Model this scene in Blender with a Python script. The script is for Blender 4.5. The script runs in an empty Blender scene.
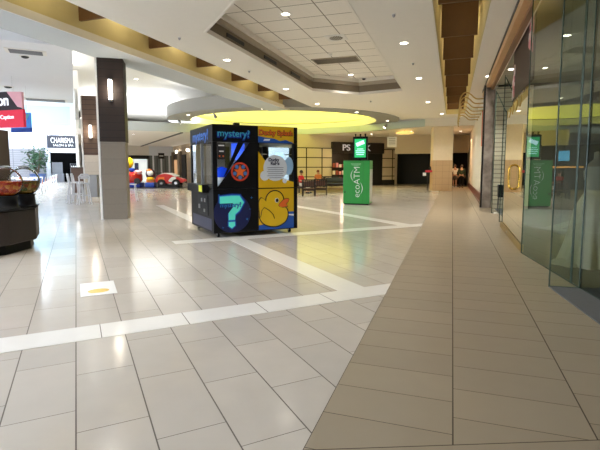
import bpy, bmesh, math, random
from mathutils import Vector, Matrix
from mathutils.geometry import tessellate_polygon
random.seed(7)
PI = math.pi
C = bpy.context.scene.collection
sc = bpy.context.scene

# ------------------------------------------------------------------ camera
FPX, TH, PS, EYE, PX, PY = 450.0, math.radians(5.5), math.radians(18.64), 1.5, 300.0, 211.3
cd = bpy.data.cameras.new('camera'); cam = bpy.data.objects.new('camera', cd); C.objects.link(cam)
cam.location = (0, 0, EYE); cam.rotation_euler = (PI/2 - TH, 0, PS)
cd.sensor_width = 36.0; cd.lens = FPX/600*36.0; cd.shift_y = -(225-PY)/600; cd.clip_start = 0.05; cd.clip_end = 400
sc.camera = cam
_F = Vector((-math.sin(PS)*math.cos(TH), math.cos(PS)*math.cos(TH), -math.sin(TH)))
_R = Vector((math.cos(PS), math.sin(PS), 0)); _U = _R.cross(_F)
def _ray(x, y): return _F + (x-PX)/FPX*_R - (y-PY)/FPX*_U
def at(x, y, z=0.0):                      # the place at height z seen at a measured spot of the photograph
    d = _ray(x, y); t = (z-EYE)/d.z
    return Vector((d.x*t, d.y*t, z))
def dpt(x, y, dep):
    d = _ray(x, y); return Vector((0, 0, EYE)) + d*dep

# ------------------------------------------------------------------ materials
def lin(c):
    return tuple(((v/255)/12.92 if v/255 <= .04045 else ((v/255+.055)/1.055)**2.4) for v in c) + (1,)
MATS = {}
def mat(name, col, rough=.5, metal=0, spec=.5, var=.06, scale=6, emit=None, es=1, bump=0):
    if name in MATS: return MATS[name]
    m = bpy.data.materials.new(name); m.use_nodes = True; n = m.node_tree; b = n.nodes['Principled BSDF']
    b.inputs['Roughness'].default_value = rough; b.inputs['Metallic'].default_value = metal
    b.inputs['Specular IOR Level'].default_value = spec
    tc = n.nodes.new('ShaderNodeTexCoord'); nz = n.nodes.new('ShaderNodeTexNoise'); nz.inputs['Scale'].default_value = scale
    nz.inputs['Detail'].default_value = 3
    n.links.new(tc.outputs['Object'], nz.inputs['Vector'])
    mx = n.nodes.new('ShaderNodeMix'); mx.data_type = 'RGBA'; c = lin(col)
    mx.inputs['A'].default_value = tuple(v*(1-var) for v in c[:3])+(1,)
    mx.inputs['B'].default_value = tuple(min(1, v*(1+var)) for v in c[:3])+(1,)
    n.links.new(nz.outputs['Fac'], mx.inputs['Factor']); n.links.new(mx.outputs['Result'], b.inputs['Base Color'])
    if emit:
        b.inputs['Emission Color'].default_value = lin(emit); b.inputs['Emission Strength'].default_value = es
    if bump:
        bp = n.nodes.new('ShaderNodeBump'); bp.inputs['Strength'].default_value = bump; bp.inputs['Distance'].default_value = .02
        n.links.new(nz.outputs['Fac'], bp.inputs['Height']); n.links.new(bp.outputs['Normal'], b.inputs['Normal'])
    MATS[name] = m; return m
class NB:                                  # tiny node-building helper
    def __init__(s, name):
        s.m = bpy.data.materials.new(name); s.m.use_nodes = True; s.t = s.m.node_tree; s.b = s.t.nodes['Principled BSDF']; MATS[name] = s.m
    def n(s, k, **kw):
        x = s.t.nodes.new(k)
        for a, v in kw.items(): setattr(x, a, v)
        return x
    def l(s, a, b): s.t.links.new(a, b)
    def put(s, v, i):
        if isinstance(v, (int, float)): i.default_value = v
        else: s.l(v, i)
    def ma(s, op, a, b=0.0, c=0.0):
        x = s.n('ShaderNodeMath', operation=op)
        for k, v in enumerate((a, b, c)): s.put(v, x.inputs[k])
        return x.outputs[0]
    def mix(s, f, a, b):
        x = s.n('ShaderNodeMix', data_type='RGBA'); s.put(f, x.inputs['Factor'])
        for v, k in ((a, 'A'), (b, 'B')):
            if isinstance(v, tuple): x.inputs[k].default_value = v
            else: s.l(v, x.inputs[k])
        return x.outputs['Result']
    def xyz(s):
        tc = s.n('ShaderNodeTexCoord'); sp = s.n('ShaderNodeSeparateXYZ'); s.l(tc.outputs['Object'], sp.inputs[0])
        return tc.outputs['Object'], sp.outputs[0], sp.outputs[1], sp.outputs[2]
    def noise(s, vec, scale, detail=3):
        x = s.n('ShaderNodeTexNoise'); x.inputs['Scale'].default_value = scale; x.inputs['Detail'].default_value = detail
        s.l(vec, x.inputs['Vector']); return x.outputs['Fac']
    def rnd(s, a, b):
        cb = s.n('ShaderNodeCombineXYZ'); s.put(a, cb.inputs[0]); s.put(b, cb.inputs[1])
        w = s.n('ShaderNodeTexWhiteNoise', noise_dimensions='2D'); s.l(cb.outputs[0], w.inputs['Vector']); return w.outputs['Value']

def tile_mat(name, col, grout, kind, rough=.22, spec=.5):
    q = NB(name); vec, x, y, z = q.xyz()
    if kind == 'diag':                     # 0.4 x 0.8 m tiles laid at 45 degrees, each row shifted a third
        u = q.ma('DIVIDE', q.ma('SUBTRACT', q.ma('MULTIPLY', q.ma('ADD', x, y), .70711), -.064), .4)
        v0 = q.ma('DIVIDE', q.ma('SUBTRACT', q.ma('MULTIPLY', q.ma('SUBTRACT', y, x), .70711), .337), .8)
        iu = q.ma('FLOOR', u); fu = q.ma('SUBTRACT', u, iu)
        v = q.ma('ADD', v0, q.ma('MULTIPLY', iu, .33333)); iv = q.ma('FLOOR', v); fv = q.ma('SUBTRACT', v, iv)
        su, sv = .4, .8
    else:                                  # straight border tiles 0.76 x 0.375, half bond
        u = q.ma('DIVIDE', q.ma('SUBTRACT', x, -.712), .76); iu = q.ma('FLOOR', u); fu = q.ma('SUBTRACT', u, iu)
        v = q.ma('ADD', q.ma('DIVIDE', q.ma('SUBTRACT', y, 2.93), .376), q.ma('MULTIPLY', iu, .5)); iv = q.ma('FLOOR', v); fv = q.ma('SUBTRACT', v, iv)
        su, sv = .76, .376
    eu = q.ma('MULTIPLY', q.ma('MINIMUM', fu, q.ma('SUBTRACT', 1.0, fu)), su)
    ev = q.ma('MULTIPLY', q.ma('MINIMUM', fv, q.ma('SUBTRACT', 1.0, fv)), sv)
    ln = q.ma('MAXIMUM', q.ma('LESS_THAN', eu, .0042), q.ma('LESS_THAN', ev, .0026))
    if kind != 'diag':
        mt = q.ma('SUBTRACT', y, q.ma('ADD', 2.435, q.ma('MULTIPLY', x, .4)))
        ln = q.ma('MULTIPLY', ln, q.ma('GREATER_THAN', mt, 0.0))
        ln = q.ma('MAXIMUM', ln, q.ma('LESS_THAN', q.ma('ABSOLUTE', mt), .004))
    r = q.rnd(iu, iv); c = lin(col)
    ns = q.ma('ADD', q.ma('MULTIPLY', r, .5), q.ma('MULTIPLY', q.noise(vec, 5, 5), .5))
    base = q.mix(ns, tuple(k*.9 for k in c[:3])+(1,), tuple(min(1, k*1.1) for k in c[:3])+(1,))
    q.l(q.mix(ln, base, lin(grout)), q.b.inputs['Base Color'])
    q.put(q.ma('ADD', q.ma('MULTIPLY', ln, .5), q.ma('ADD', rough-.04, q.ma('MULTIPLY', q.noise(vec, 9, 4), .08))), q.b.inputs['Roughness'])
    q.b.inputs['Specular IOR Level'].default_value = spec
    return q.m
def stripe_mat(name, col, line, period, frac, rough=.5, axis=2, bump=.5, spec=.4):
    q = NB(name); vec, x, y, z = q.xyz(); a = (x, y, z)[axis]
    f = q.ma('FRACT', q.ma('DIVIDE', a, period)); m = q.ma('LESS_THAN', f, frac); i = q.ma('FLOOR', q.ma('DIVIDE', a, period))
    c = lin(col); ns = q.ma('ADD', q.ma('MULTIPLY', q.rnd(i, 3.0), .5), q.ma('MULTIPLY', q.noise(vec, 14, 4), .5))
    base = q.mix(ns, tuple(k*.88 for k in c[:3])+(1,), tuple(min(1, k*1.12) for k in c[:3])+(1,))
    q.l(q.mix(m, base, lin(line)), q.b.inputs['Base Color']); q.b.inputs['Roughness'].default_value = rough
    q.b.inputs['Specular IOR Level'].default_value = spec
    return q.m
def grid_mat(name, col, line, sx, sy, w, ox=0, oy=0, axes=(0, 1), rough=.7):
    q = NB(name); vec, x, y, z = q.xyz(); s = (x, y, z)
    out = None
    for a, p, o in ((s[axes[0]], sx, ox), (s[axes[1]], sy, oy)):
        f = q.ma('FRACT', q.ma('DIVIDE', q.ma('SUBTRACT', a, o), p)); e = q.ma('MULTIPLY', q.ma('MINIMUM', f, q.ma('SUBTRACT', 1.0, f)), p)
        t = q.ma('LESS_THAN', e, w); out = t if out is None else q.ma('MAXIMUM', out, t)
    c = lin(col); base = q.mix(q.noise(vec, 30, 4), tuple(k*.93 for k in c[:3])+(1,), tuple(min(1, k*1.07) for k in c[:3])+(1,))
    q.l(q.mix(out, base, lin(line)), q.b.inputs['Base Color']); q.b.inputs['Roughness'].default_value = rough
    return q.m
def stone_mat(name, cols, scale, rough=.4):
    q = NB(name); vec, x, y, z = q.xyz()
    a = q.noise(vec, scale, 8); v = q.n('ShaderNodeTexVoronoi'); v.inputs['Scale'].default_value = scale*2.2; q.l(vec, v.inputs['Vector'])
    f = q.ma('MULTIPLY_ADD', q.ma('SUBTRACT', a, .5), 2.6, q.ma('ADD', q.ma('MULTIPLY', v.outputs['Distance'], .35), .3))
    cl = q.ma('MINIMUM', q.ma('MAXIMUM', f, 0.0), 1.0)
    q.l(q.mix(cl, lin(cols[0]), lin(cols[1])), q.b.inputs['Base Color']); q.b.inputs['Roughness'].default_value = rough
    return q.m
def candy_mat(name, cols, scale):
    q = NB(name); vec, x, y, z = q.xyz(); v = q.n('ShaderNodeTexVoronoi'); v.inputs['Scale'].default_value = scale; q.l(vec, v.inputs['Vector'])
    rp = q.n('ShaderNodeValToRGB'); rp.color_ramp.interpolation = 'CONSTANT'
    sp = q.n('ShaderNodeSeparateColor'); q.l(v.outputs['Color'], sp.inputs[0]); q.l(sp.outputs[0], rp.inputs['Fac'])
    e = rp.color_ramp.elements; e[0].color = lin(cols[0]); e[1].position = 1/len(cols); e[1].color = lin(cols[1])
    for k in range(2, len(cols)): x = e.new(k/len(cols)); x.color = lin(cols[k])
    q.l(rp.outputs['Color'], q.b.inputs['Base Color']); q.b.inputs['Roughness'].default_value = .25
    bp = q.n('ShaderNodeBump'); bp.inputs['Strength'].default_value = .8; bp.inputs['Distance'].default_value = .02; bp.invert = True
    q.l(v.outputs['Distance'], bp.inputs['Height']); q.l(bp.outputs['Normal'], q.b.inputs['Normal'])
    return q.m
def glass_mat(name, tint, ior, gain=1.0, rough=0.0):
    m = bpy.data.materials.new(name); m.use_nodes = True; n = m.node_tree; n.nodes.clear(); MATS[name] = m
    o = n.nodes.new('ShaderNodeOutputMaterial'); t = n.nodes.new('ShaderNodeBsdfTransparent'); g = n.nodes.new('ShaderNodeBsdfGlossy')
    t.inputs[0].default_value = lin(tint); g.inputs['Roughness'].default_value = rough; g.inputs[0].default_value = (.95, 1, .97, 1)
    f = n.nodes.new('ShaderNodeFresnel'); f.inputs['IOR'].default_value = ior
    mu = n.nodes.new('ShaderNodeMath'); mu.operation = 'MULTIPLY'; mu.use_clamp = True; mu.inputs[1].default_value = gain
    x = n.nodes.new('ShaderNodeMixShader'); n.links.new(f.outputs[0], mu.inputs[0]); n.links.new(mu.outputs[0], x.inputs[0])
    n.links.new(t.outputs[0], x.inputs[1]); n.links.new(g.outputs[0], x.inputs[2]); n.links.new(x.outputs[0], o.inputs[0]); return m
def glow(name, col, s, seen=None):
    m = bpy.data.materials.new(name); m.use_nodes = True; b = m.node_tree.nodes['Principled BSDF']; MATS[name] = m
    b.inputs['Base Color'].default_value = lin(col); b.inputs['Emission Color'].default_value = lin(col); b.inputs['Emission Strength'].default_value = s
    return m

# ------------------------------------------------------------------ mesh helpers
def BM(): return bmesh.new()
def bx(b, x0, x1, y0, y1, z0, z1, M=None):
    vs = [b.verts.new((x, y, z)) for z in (z0, z1) for x, y in ((x0, y0), (x1, y0), (x1, y1), (x0, y1))]
    for f in ((3, 2, 1, 0), (4, 5, 6, 7), (0, 1, 5, 4), (1, 2, 6, 5), (2, 3, 7, 6), (3, 0, 4, 7)): b.faces.new([vs[i] for i in f])
    if M is not None: bmesh.ops.transform(b, matrix=M, verts=vs)
    return b
def rb(x0, x1, y0, y1, z0, z1, r=.01, seg=2):
    b = bx(BM(), x0, x1, y0, y1, z0, z1)
    bmesh.ops.bevel(b, geom=b.edges[:], offset=r, segments=seg, profile=.6, affect='EDGES'); return b
def tube(b, pts, r, n=8, cap=True):
    pts = [Vector(p) for p in pts]; rings = []
    rr = r if isinstance(r, (list, tuple)) else [r]*len(pts)
    up = None
    for i, p in enumerate(pts):
        t = (pts[min(i+1, len(pts)-1)]-pts[max(i-1, 0)]).normalized()
        if up is None:
            up = Vector((0, 0, 1)) if abs(t.z) < .9 else Vector((1, 0, 0))
        a = t.cross(up); a = a.normalized() if a.length > 1e-5 else t.orthogonal().normalized()
        c = a.cross(t).normalized(); up = c
        rings.append([b.verts.new(p+rr[i]*(math.cos(2*PI*k/n)*a+math.sin(2*PI*k/n)*c)) for k in range(n)])
    for i in range(len(rings)-1):
        for k in range(n): b.faces.new((rings[i][k], rings[i][(k+1) % n], rings[i+1][(k+1) % n], rings[i+1][k]))
    if cap: b.faces.new(rings[0][::-1]); b.faces.new(rings[-1])
    return b
def lathe(b, prof, n=24, c=(0, 0, 0), wob=None, a0=0, a1=2*PI, cap=True):
    full = abs(a1-a0-2*PI) < 1e-6; m = n if full else n+1; rings = []
    for r, z in prof:
        ring = []
        for k in range(m):
            a = a0+(a1-a0)*k/n; rr = r*(1+(wob(a, z) if wob else 0))
            ring.append(b.verts.new((c[0]+rr*math.cos(a), c[1]+rr*math.sin(a), c[2]+z)))
        rings.append(ring)
    for i in range(len(rings)-1):
        for k in range(n if full else n):
            k2 = (k+1) % m
            if not full and k+1 >= m: continue
            f = [rings[i][k], rings[i][k2], rings[i+1][k2], rings[i+1][k]]
            b.faces.new(f)
    if full and cap:
        if prof[0][0] > 1e-4: b.faces.new(rings[0][::-1])
        if prof[-1][0] > 1e-4: b.faces.new(rings[-1])
    return b
def ball(b, c, r, s=(1, 1, 1), u=16, v=10):
    M = Matrix.Translation(c) @ Matrix.Diagonal((r*s[0], r*s[1], r*s[2], 1)); bmesh.ops.create_uvsphere(b, u_segments=u, v_segments=v, radius=1, matrix=M); return b
def prism(b, pts, lo, hi, plane='xy'):     # polygon extruded along the missing axis
    def P(u, v, w): return {'xy': (u, v, w), 'xz': (u, w, v), 'yz': (w, u, v)}[plane]
    A = [b.verts.new(P(u, v, lo)) for u, v in pts]; D = [b.verts.new(P(u, v, hi)) for u, v in pts]; n = len(pts)
    b.faces.new(A[::-1]); b.faces.new(D)
    for i in range(n): b.faces.new((A[i], A[(i+1) % n], D[(i+1) % n], D[i]))
    bmesh.ops.recalc_face_normals(b, faces=b.faces[:]); return b
def holed(b, loops, z, top, wall=True):    # flat sheet with holes at z, side walls up to top
    tri = tessellate_polygon([[Vector((x, y, 0)) for x, y in L] for L in loops]); flat = [p for L in loops for p in L]
    vs = [b.verts.new((x, y, z)) for x, y in flat]
    for t in tri:
        f = b.faces.new([vs[i] for i in t])
    k = 0
    if wall:
        for L in loops[:1]:
            n = len(L); ups = [b.verts.new((x, y, top)) for x, y in L]
            for i in range(n): b.faces.new((vs[k+i], vs[k+(i+1) % n], ups[(i+1) % n], ups[i]))
            k += n
    return b
def obj(name, b, m, parent=None, smooth=False, loc=None, rot=None):
    me = bpy.data.meshes.new(name)
    if isinstance(b, bpy.types.Mesh): me = b
    else:
        bmesh.ops.recalc_face_normals(b, faces=b.faces[:]) if smooth else None
        b.to_mesh(me); b.free()
    me.materials.clear()
    for k in (m if isinstance(m, (list, tuple)) else [m]): me.materials.append(k)
    if smooth:
        for p in me.polygons: p.use_smooth = True
        try: me.set_sharp_from_angle(angle=math.radians(42))
        except Exception: pass
    o = bpy.data.objects.new(name, me); C.objects.link(o)
    if parent is not None: o.parent = parent
    if loc is not None: o.location = loc
    if rot is not None: o.rotation_euler = rot
    return o
def tag(o, label, cat, group=None, kind=None):
    o['label'] = label; o['category'] = cat
    if group: o['group'] = group
    if kind: o['kind'] = kind
    return o
def thing(name, label, cat, loc=(0, 0, 0), rz=0, group=None):
    o = bpy.data.objects.new(name, None); C.objects.link(o); o.empty_display_size = .1
    o.location = loc; o.rotation_euler = (0, 0, rz); return tag(o, label, cat, group)
def struct(name, b, m, smooth=False, parent=None):
    o = obj(name, b, m, parent, smooth)
    if parent is None: o['kind'] = 'structure'
    return o
def dup(root, loc=None, rz=None, label=None, group=None):
    r = root.copy(); C.objects.link(r)
    if loc is not None: r.location = loc
    if rz is not None: r.rotation_euler = (0, 0, rz)
    if label: r['label'] = label
    if group: r['group'] = group
    for ch in list(root.children):
        c = ch.copy(); C.objects.link(c); c.parent = r
        for g in list(ch.children):
            d = g.copy(); C.objects.link(d); d.parent = c
    return r
def text_mesh(s, size, depth=.004, align='CENTER', bold=0, shear=0, sx=1):
    cu = bpy.data.curves.new('t', 'FONT'); cu.body = s; cu.size = size; cu.extrude = depth; cu.align_x = align; cu.align_y = 'CENTER'; cu.offset = bold; cu.shear = shear
    o = bpy.data.objects.new('t', cu); C.objects.link(o); bpy.context.view_layer.update()
    dg = bpy.context.evaluated_depsgraph_get(); me = bpy.data.meshes.new_from_object(o.evaluated_get(dg))
    bpy.data.objects.remove(o); bpy.data.curves.remove(cu)
    if sx != 1:
        for v in me.vertices: v.co.x *= sx
    me.name = 'lettering'; return me
def text(name, s, size, m, parent, loc, rot=(PI/2, 0, 0), **kw):
    return obj(name, text_mesh(s, size, **kw), m, parent, loc=loc, rot=rot)
def join(bs):
    out = BM()
    for b in bs:
        me = bpy.data.meshes.new('j'); b.to_mesh(me); b.free(); out.from_mesh(me); bpy.data.meshes.remove(me)
    return out
def arc(c, r, a0, a1, n): return [(c[0]+r*math.cos(a0+(a1-a0)*i/n), c[1]+r*math.sin(a0+(a1-a0)*i/n)) for i in range(n+1)]
def D45(s, d):                             # (x+y, y-x) -> (x, y): the second grid of the building turned by 45 degrees
    return ((s-d)/2, (s+d)/2)
def spot(loc, e, col=(255, 226, 190), ang=130, blend=.8, r=.08, name='lamp_light'):
    l = bpy.data.lights.new(name, 'SPOT'); l.energy = e; l.color = lin(col)[:3]; l.spot_size = math.radians(ang); l.spot_blend = blend; l.shadow_soft_size = r
    o = bpy.data.objects.new(name, l); C.objects.link(o); o.location = loc; return o
def point(loc, e, col=(255, 226, 190), r=.1, name='lamp_light'):
    l = bpy.data.lights.new(name, 'POINT'); l.energy = e; l.color = lin(col)[:3]; l.shadow_soft_size = r
    o = bpy.data.objects.new(name, l); C.objects.link(o); o.location = loc; return o

def area(name, loc, size, e, col, rot=(0, 0, 0), sy=None):
    l = bpy.data.lights.new(name, 'AREA'); l.energy = e; l.color = lin(col)[:3]; l.size = size
    if sy: l.shape = 'RECTANGLE'; l.size_y = sy
    o = bpy.data.objects.new(name, l); C.objects.link(o); o.location = loc; o.rotation_euler = rot; return o
# ================================================================== THE SETTING
white = mat('white paint', (232, 230, 225), .7, var=.02)
soff = mat('warm white ceiling paint', (234, 230, 221), .75, var=.02)
cream = mat('cream paint', (206, 194, 148), .7, var=.03)
bluegrey = mat('pale grey paint', (196, 203, 206), .7, var=.02)
greyp = mat('mid grey paint', (88, 92, 95), .7, var=.03)
ringm = mat('ring grey paint', (156, 157, 156), .7, var=.02)
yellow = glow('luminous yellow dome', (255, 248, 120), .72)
black = mat('black', (14, 14, 16), .45)
brownp = mat('dark brown board', (92, 62, 28), .6, var=.12)
steel = mat('steel', (170, 172, 175), .3, 1)
chrome = mat('chrome', (215, 217, 220), .12, 1)
gold = mat('gold', (192, 166, 108), .34, .85)
tan = mat('tan trim', (208, 168, 120), .5)
beige = mat('beige plaster', (210, 198, 176), .75, var=.03)
lampg = glow('lamp glow', (255, 244, 226), 9)
tubeg = glow('sconce glow', (255, 246, 232), 6)
fillg = glow('skylight glow', (226, 239, 255), 6)  # glow of the added daylight panel over the food court
winb = glow('window sky glow', (150, 206, 228), .62)
floor_m = tile_mat('cream floor tile', (197, 190, 179), (96, 88, 79), 'diag', .15)
band_m = tile_mat('tan floor tile', (158, 145, 124), (84, 73, 60), 'str', .3, .4)
strip_m = mat('white floor tile', (236, 234, 228), .2, var=.03, scale=8)

struct('floor', bx(BM(), -75, 9, -6, 78, -.2, 0), floor_m)
struct('floor', prism(BM(), [(-.712, -4), (1.9, -4), (1.92, 1.0), (1.19, 6.29), (1.55, 6.31), (1.19, 8.7), (1.24, 12.4), (1.5, 12.5), (1.5, 18.2), (1.09, 19), (1.25, 38), (-.712, 38)], 0, .003), band_m)
def vstrip(s0, s1, d0, d1):
    return prism(BM(), [D45(s0, d0), D45(s1, d0), D45(s1, d1), D45(s0, d1)], 0, .0032)
jm = mat('grout line', (96, 88, 79), .7)
k = 0
for (s_in, d_in) in ((4.2, 6.27), (10.9, 12.97)):
    k += 1
    dl, dh = d_in-.27, d_in+.27
    # arm towards the right: from far left to the border strip
    s0_ = (-14, 2.4, 9.0)[k-1]
    pts = [D45(s0_, dl), (-.712, dl-.712), (-.712, dh-.712), D45(s0_, dh)]
    struct('trim_%d' % k, prism(BM(), pts, 0, .0034), strip_m)
    k2 = k+3
    sl, sh = s_in-.22, s_in+.22
    pts = [D45(sl, dh), D45(sh, dh), D45(sh, dh+22), D45(sl, dh+22)]
    pts = [(D45(sl, dh)), (D45(sl+.1, dh)), D45(sh+.1, dh), D45(sh, dh+20), D45(sl, dh+20)]
    struct('trim_%d' % k2, prism(BM(), pts, 0, .003), strip_m)
for i, (s, d) in enumerate([(-1.27, 6.27), (.2, 6.27), (1.3, 6.27), (2.45, 6.27), (3.6, 6.27)]):
    struct('trim_%d' % (7+i), prism(BM(), [D45(s-.005, d-.27), D45(s+.005, d-.27), D45(s+.005, d+.27), D45(s-.005, d+.27)], 0, .0042), jm)
struct('floor', prism(BM(), [(1.93, .9), (1.2, 6.29), (1.56, 6.32), (1.2, 8.72), (1.26, 12.4), (1.52, 12.5), (1.52, 18.2), (9, 18.2), (9, .9)], 0, .012), mat('grey shop carpet', (96, 98, 98), .8, var=.15, scale=25))

# --- main soffit with the octagonal tray, ring opening
RC = (-11.3, 30.0); RI, RO = 6.4, 7.9
a_end = math.atan2(31.1-30, -3.43+11.3); a_st = math.atan2(23.16-30, -7.14+11.3)
outer = [(-7.14, -4), (-.47, -4), (-.47, 29), (.61, 29), (.61, -4), (1.1, -4), (1.1, 37), (-1.9, 37), (-1.9, 30.4)] + arc(RC, 8.0, a_end, a_st, 14)
tray = [(-2.02, 7.9), (-3.85, 7.9), (-5.65, 9.7), (-5.65, 18.3), (-4.0, 19.95), (-2.02, 19.5)]
struct('ceiling', holed(BM(), [outer, tray[::-1]], 4.7, 6.05), soff)
def inset(poly, d):
    n = len(poly); out = []
    c = Vector((sum(p[0] for p in poly)/n, sum(p[1] for p in poly)/n))
    for i in range(n):
        p0, p1, p2 = Vector(poly[i-1]), Vector(poly[i]), Vector(poly[(i+1) % n])
        def nl(a, b):
            t = (b-a).normalized(); nn = Vector((-t.y, t.x)); return nn if nn.dot(c-a) > 0 else -nn
        n1, n2 = nl(p0, p1), nl(p1, p2); q = (n1+n2); out.append(tuple(p1+q*(d/(1+n1.dot(n2)))))
    return out
def band(poly, z0, z1, d0, d1):            # a moulding running round the tray
    b = BM(); A = inset(poly, d0); D = inset(poly, d1); n = len(poly)
    for i in range(n):
        j = (i+1) % n
        q = [[b.verts.new((x, y, z)) for x, y in (P[i], P[j])] for P, z in ((A, z0), (D, z0), (D, z1), (A, z1))]
        for r in range(4): b.faces.new((q[r][0], q[r][1], q[(r+1) % 4][1], q[(r+1) % 4][0]))
    bmesh.ops.recalc_face_normals(b, faces=b.faces[:]); return b
trayd = mat('taupe tray band', (128, 116, 97), .7)
struct('trim_12', band(tray, 4.69, 4.80, -.02, .04), soff)
struct('trim_13', band(tray, 4.80, 5.08, -.06, -.01), trayd)
struct('trim_14', band(tray, 5.08, 5.22, -.05, .06), mat('taupe moulding', (176, 165, 148), .7))
struct('trim_15', band(tray, 5.22, 5.36, -.05, .13), soff)
actile = grid_mat('ceiling tile grid', (238, 233, 224), (128, 120, 108), .9, .9, .014, -3.2, 10.5)
struct('ceiling', prism(BM(), inset(tray, -.1), 5.35, 5.42), actile)
# --- coffer slots: back boards, brown dividers, beam
struct('ceiling', bx(BM(), -9.7, 1.2, -4, 29.2, 6.0, 6.1), mat('coffer top', (206, 194, 150), .7))
for i in range(11):
    y = 2.55+2.63*i
    if y < 28.9: struct('trim_%d' % (16+i), bx(BM(), -.40, .52, y, y+.07, 5.0, 6.0), brownp)
for i in range(9):
    y = 1.0+2.62*i
    struct('trim_%d' % (27+i), bx(BM(), -8.56, -7.22, y, y+.07, 5.0, 6.0), brownp)
struct('trim_36', bx(BM(), -8.72, -8.58, -4, 23.4, 4.80, 6.0), cream)
struct('trim_37', bx(BM(), -.465, -.45, -4, 29, 4.72, 6.0), cream)
struct('trim_38', bx(BM(), .59, .605, -4, 29, 4.72, 6.0), cream)
struct('trim_39', bx(BM(), -7.16, -7.145, -4, 23.0, 4.72, 6.0), cream)
struct('trim_40', bx(BM(), -9.7, -8.54, -4, 23.4, 4.62, 4.80), bluegrey)
struct('trim_40', bx(BM(), -8.54, -8.5, -4, 23.4, 4.615, 4.80), white)
struct('trim_41', bx(BM(), -9.7, -8.72, -4, 23.4, 4.8, 6.0), white)
# end board of the right coffer slot
struct('trim_42', bx(BM(), -.45, .59, 28.9, 29.0, 4.72, 6.0), cream)
# --- ring with yellow dome
hw0 = mat('dome cover white', (236, 235, 231), .75, var=.02)
b = BM(); n = 72
prof = [(RI, 4.7), (RO, 4.7), (RO, 5.42), (RI+.55, 5.42), (RI+.55, 5.16), (RI, 5.16)]
rings = [[b.verts.new((RC[0]+r*math.cos(2*PI*k/n), RC[1]+r*math.sin(2*PI*k/n), z)) for k in range(n)] for r, z in prof]
for i in range(6):
    for k in range(n): b.faces.new((rings[i][k], rings[i][(k+1) % n], rings[(i+1) % 6][(k+1) % n], rings[(i+1) % 6][k]))
struct('ceiling', b, ringm, True)
struct('trim_71', lathe(BM(), [(RI-.012, 4.72), (RI-.012, 5.17)], 72, (RC[0], RC[1], 0), cap=False), mat('ring rim white', (240, 240, 236), .6, var=.02), True)
struct('ceiling', lathe(BM(), [(RI+.62, 5.2), (RI+.5, 5.62), (.01, 5.62)], 64, (RC[0], RC[1], 0), cap=False), hw0, True)  # cover added above the dome to stop its glow leaking upward
b = lathe(BM(), [(RI+.6, 5.28), (6.2, 5.38), (5.0, 5.47), (3, 5.55), (.01, 5.6)], 64, (RC[0], RC[1], 0), cap=False)
struct('ceiling', b, yellow, True)
# --- pale fascia and lower soffits beyond the ring
F1, F2, F3 = at(297, 135, 4.2), at(360, 132, 4.2), at(425, 126.5, 4.2)
def fascia(p, q, z0, z1, t=.12):
    d = (q-p).normalized(); nn = Vector((-d.y, d.x, 0))*t
    return prism(BM(), [(p.x, p.y), (q.x, q.y), (q.x+nn.x, q.y+nn.y), (p.x+nn.x, p.y+nn.y)], z0, z1)
palem = mat('pale mint fascia paint', (206, 220, 216), .6, var=.02)
F0 = at(230, 139, 4.2)
for i, (p, q) in enumerate(((F0, F1), (F1, F2), (F2, F3))): struct('trim_%d' % (43+i), fascia(q, p, 4.2, 4.68, -.12), palem)
struct('ceiling', prism(BM(), [(F0.x, F0.y), (F1.x, F1.y), (F2.x, F2.y), (F3.x, F3.y), (1.3, 30.9), (1.3, 46), (-24, 46), (-24, 40)], 4.2, 4.25), soff)
struct('trim_46', bx(BM(), F3.x, 1.3, 30.75, 30.87, 4.2, 4.72), soff)
# --- left wing: fascia, low corridor ceiling
wa, wb = D45(.36, 44.6), D45(14.6, 44.6)
struct('trim_47', fascia(Vector((wa[0], wa[1], 0)), Vector((wb[0], wb[1], 0)), 3.95, 4.55), bluegrey)
struct('ceiling', prism(BM(), [D45(.36, 44.7), D45(14.6, 44.7), D45(14.6, 105), D45(.36, 105)], 3.95, 4.0), white)
struct('trim_48', prism(BM(), [D45(9.3, 45), D45(9.55, 45), D45(9.55, 104), D45(9.3, 104)], 3.90, 3.952), greyp)
# --- food court soffit, atrium ceiling and walls
struct('ceiling', prism(BM(), [D45(.06, 19.4), D45(.06, 35.8), D45(-30, 35.8), D45(-30, 19.4)], 4.7, 5.4), mat('cool white ceiling paint', (226, 229, 233), .7, var=.02))
struct('ceiling', prism(BM(), [(-9.7, -4), (-9.7, 9.4), D45(.06, 19.0), D45(-30, 19.0), (-24, -4)], 5.6, 5.7), greyp)
hw = mat('high white ceiling paint', (236, 235, 231), .75, var=.02)
struct('ceiling', prism(BM(), [(-9.7, 9.75), (-9.7, 23.4), (-8.6, 23.4), (-8.6, 24), (-1, 31), (-1, 46), (-30, 46), (-30, 30.1)], 6.3, 6.4), hw)
struct('ceiling', prism(BM(), [D45(.4, 36), D45(.4, 84), D45(-40, 84), D45(-40, 36)], 9.4, 9.5), hw)
struct('wall_back', prism(BM(), [D45(-30, 35.8), D45(.4, 35.8), D45(.4, 36.0), D45(-30, 36.0)], 5.4, 9.4), white)
struct('wall_back', prism(BM(), [D45(.1, 36.0), D45(.35, 36.0), D45(.35, 52), D45(.1, 52)], 3.9, 9.4), white)
struct('wall_back', prism(BM(), [D45(.1, 52.0), D45(.35, 52.0), D45(.35, 78), D45(.1, 78)], 0, 9.4), white)
struct('ceiling', bx(BM(), -76, 9, -6, 80, 9.8, 9.9), white)  # roof sheet added to keep world light from leaking in
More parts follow.
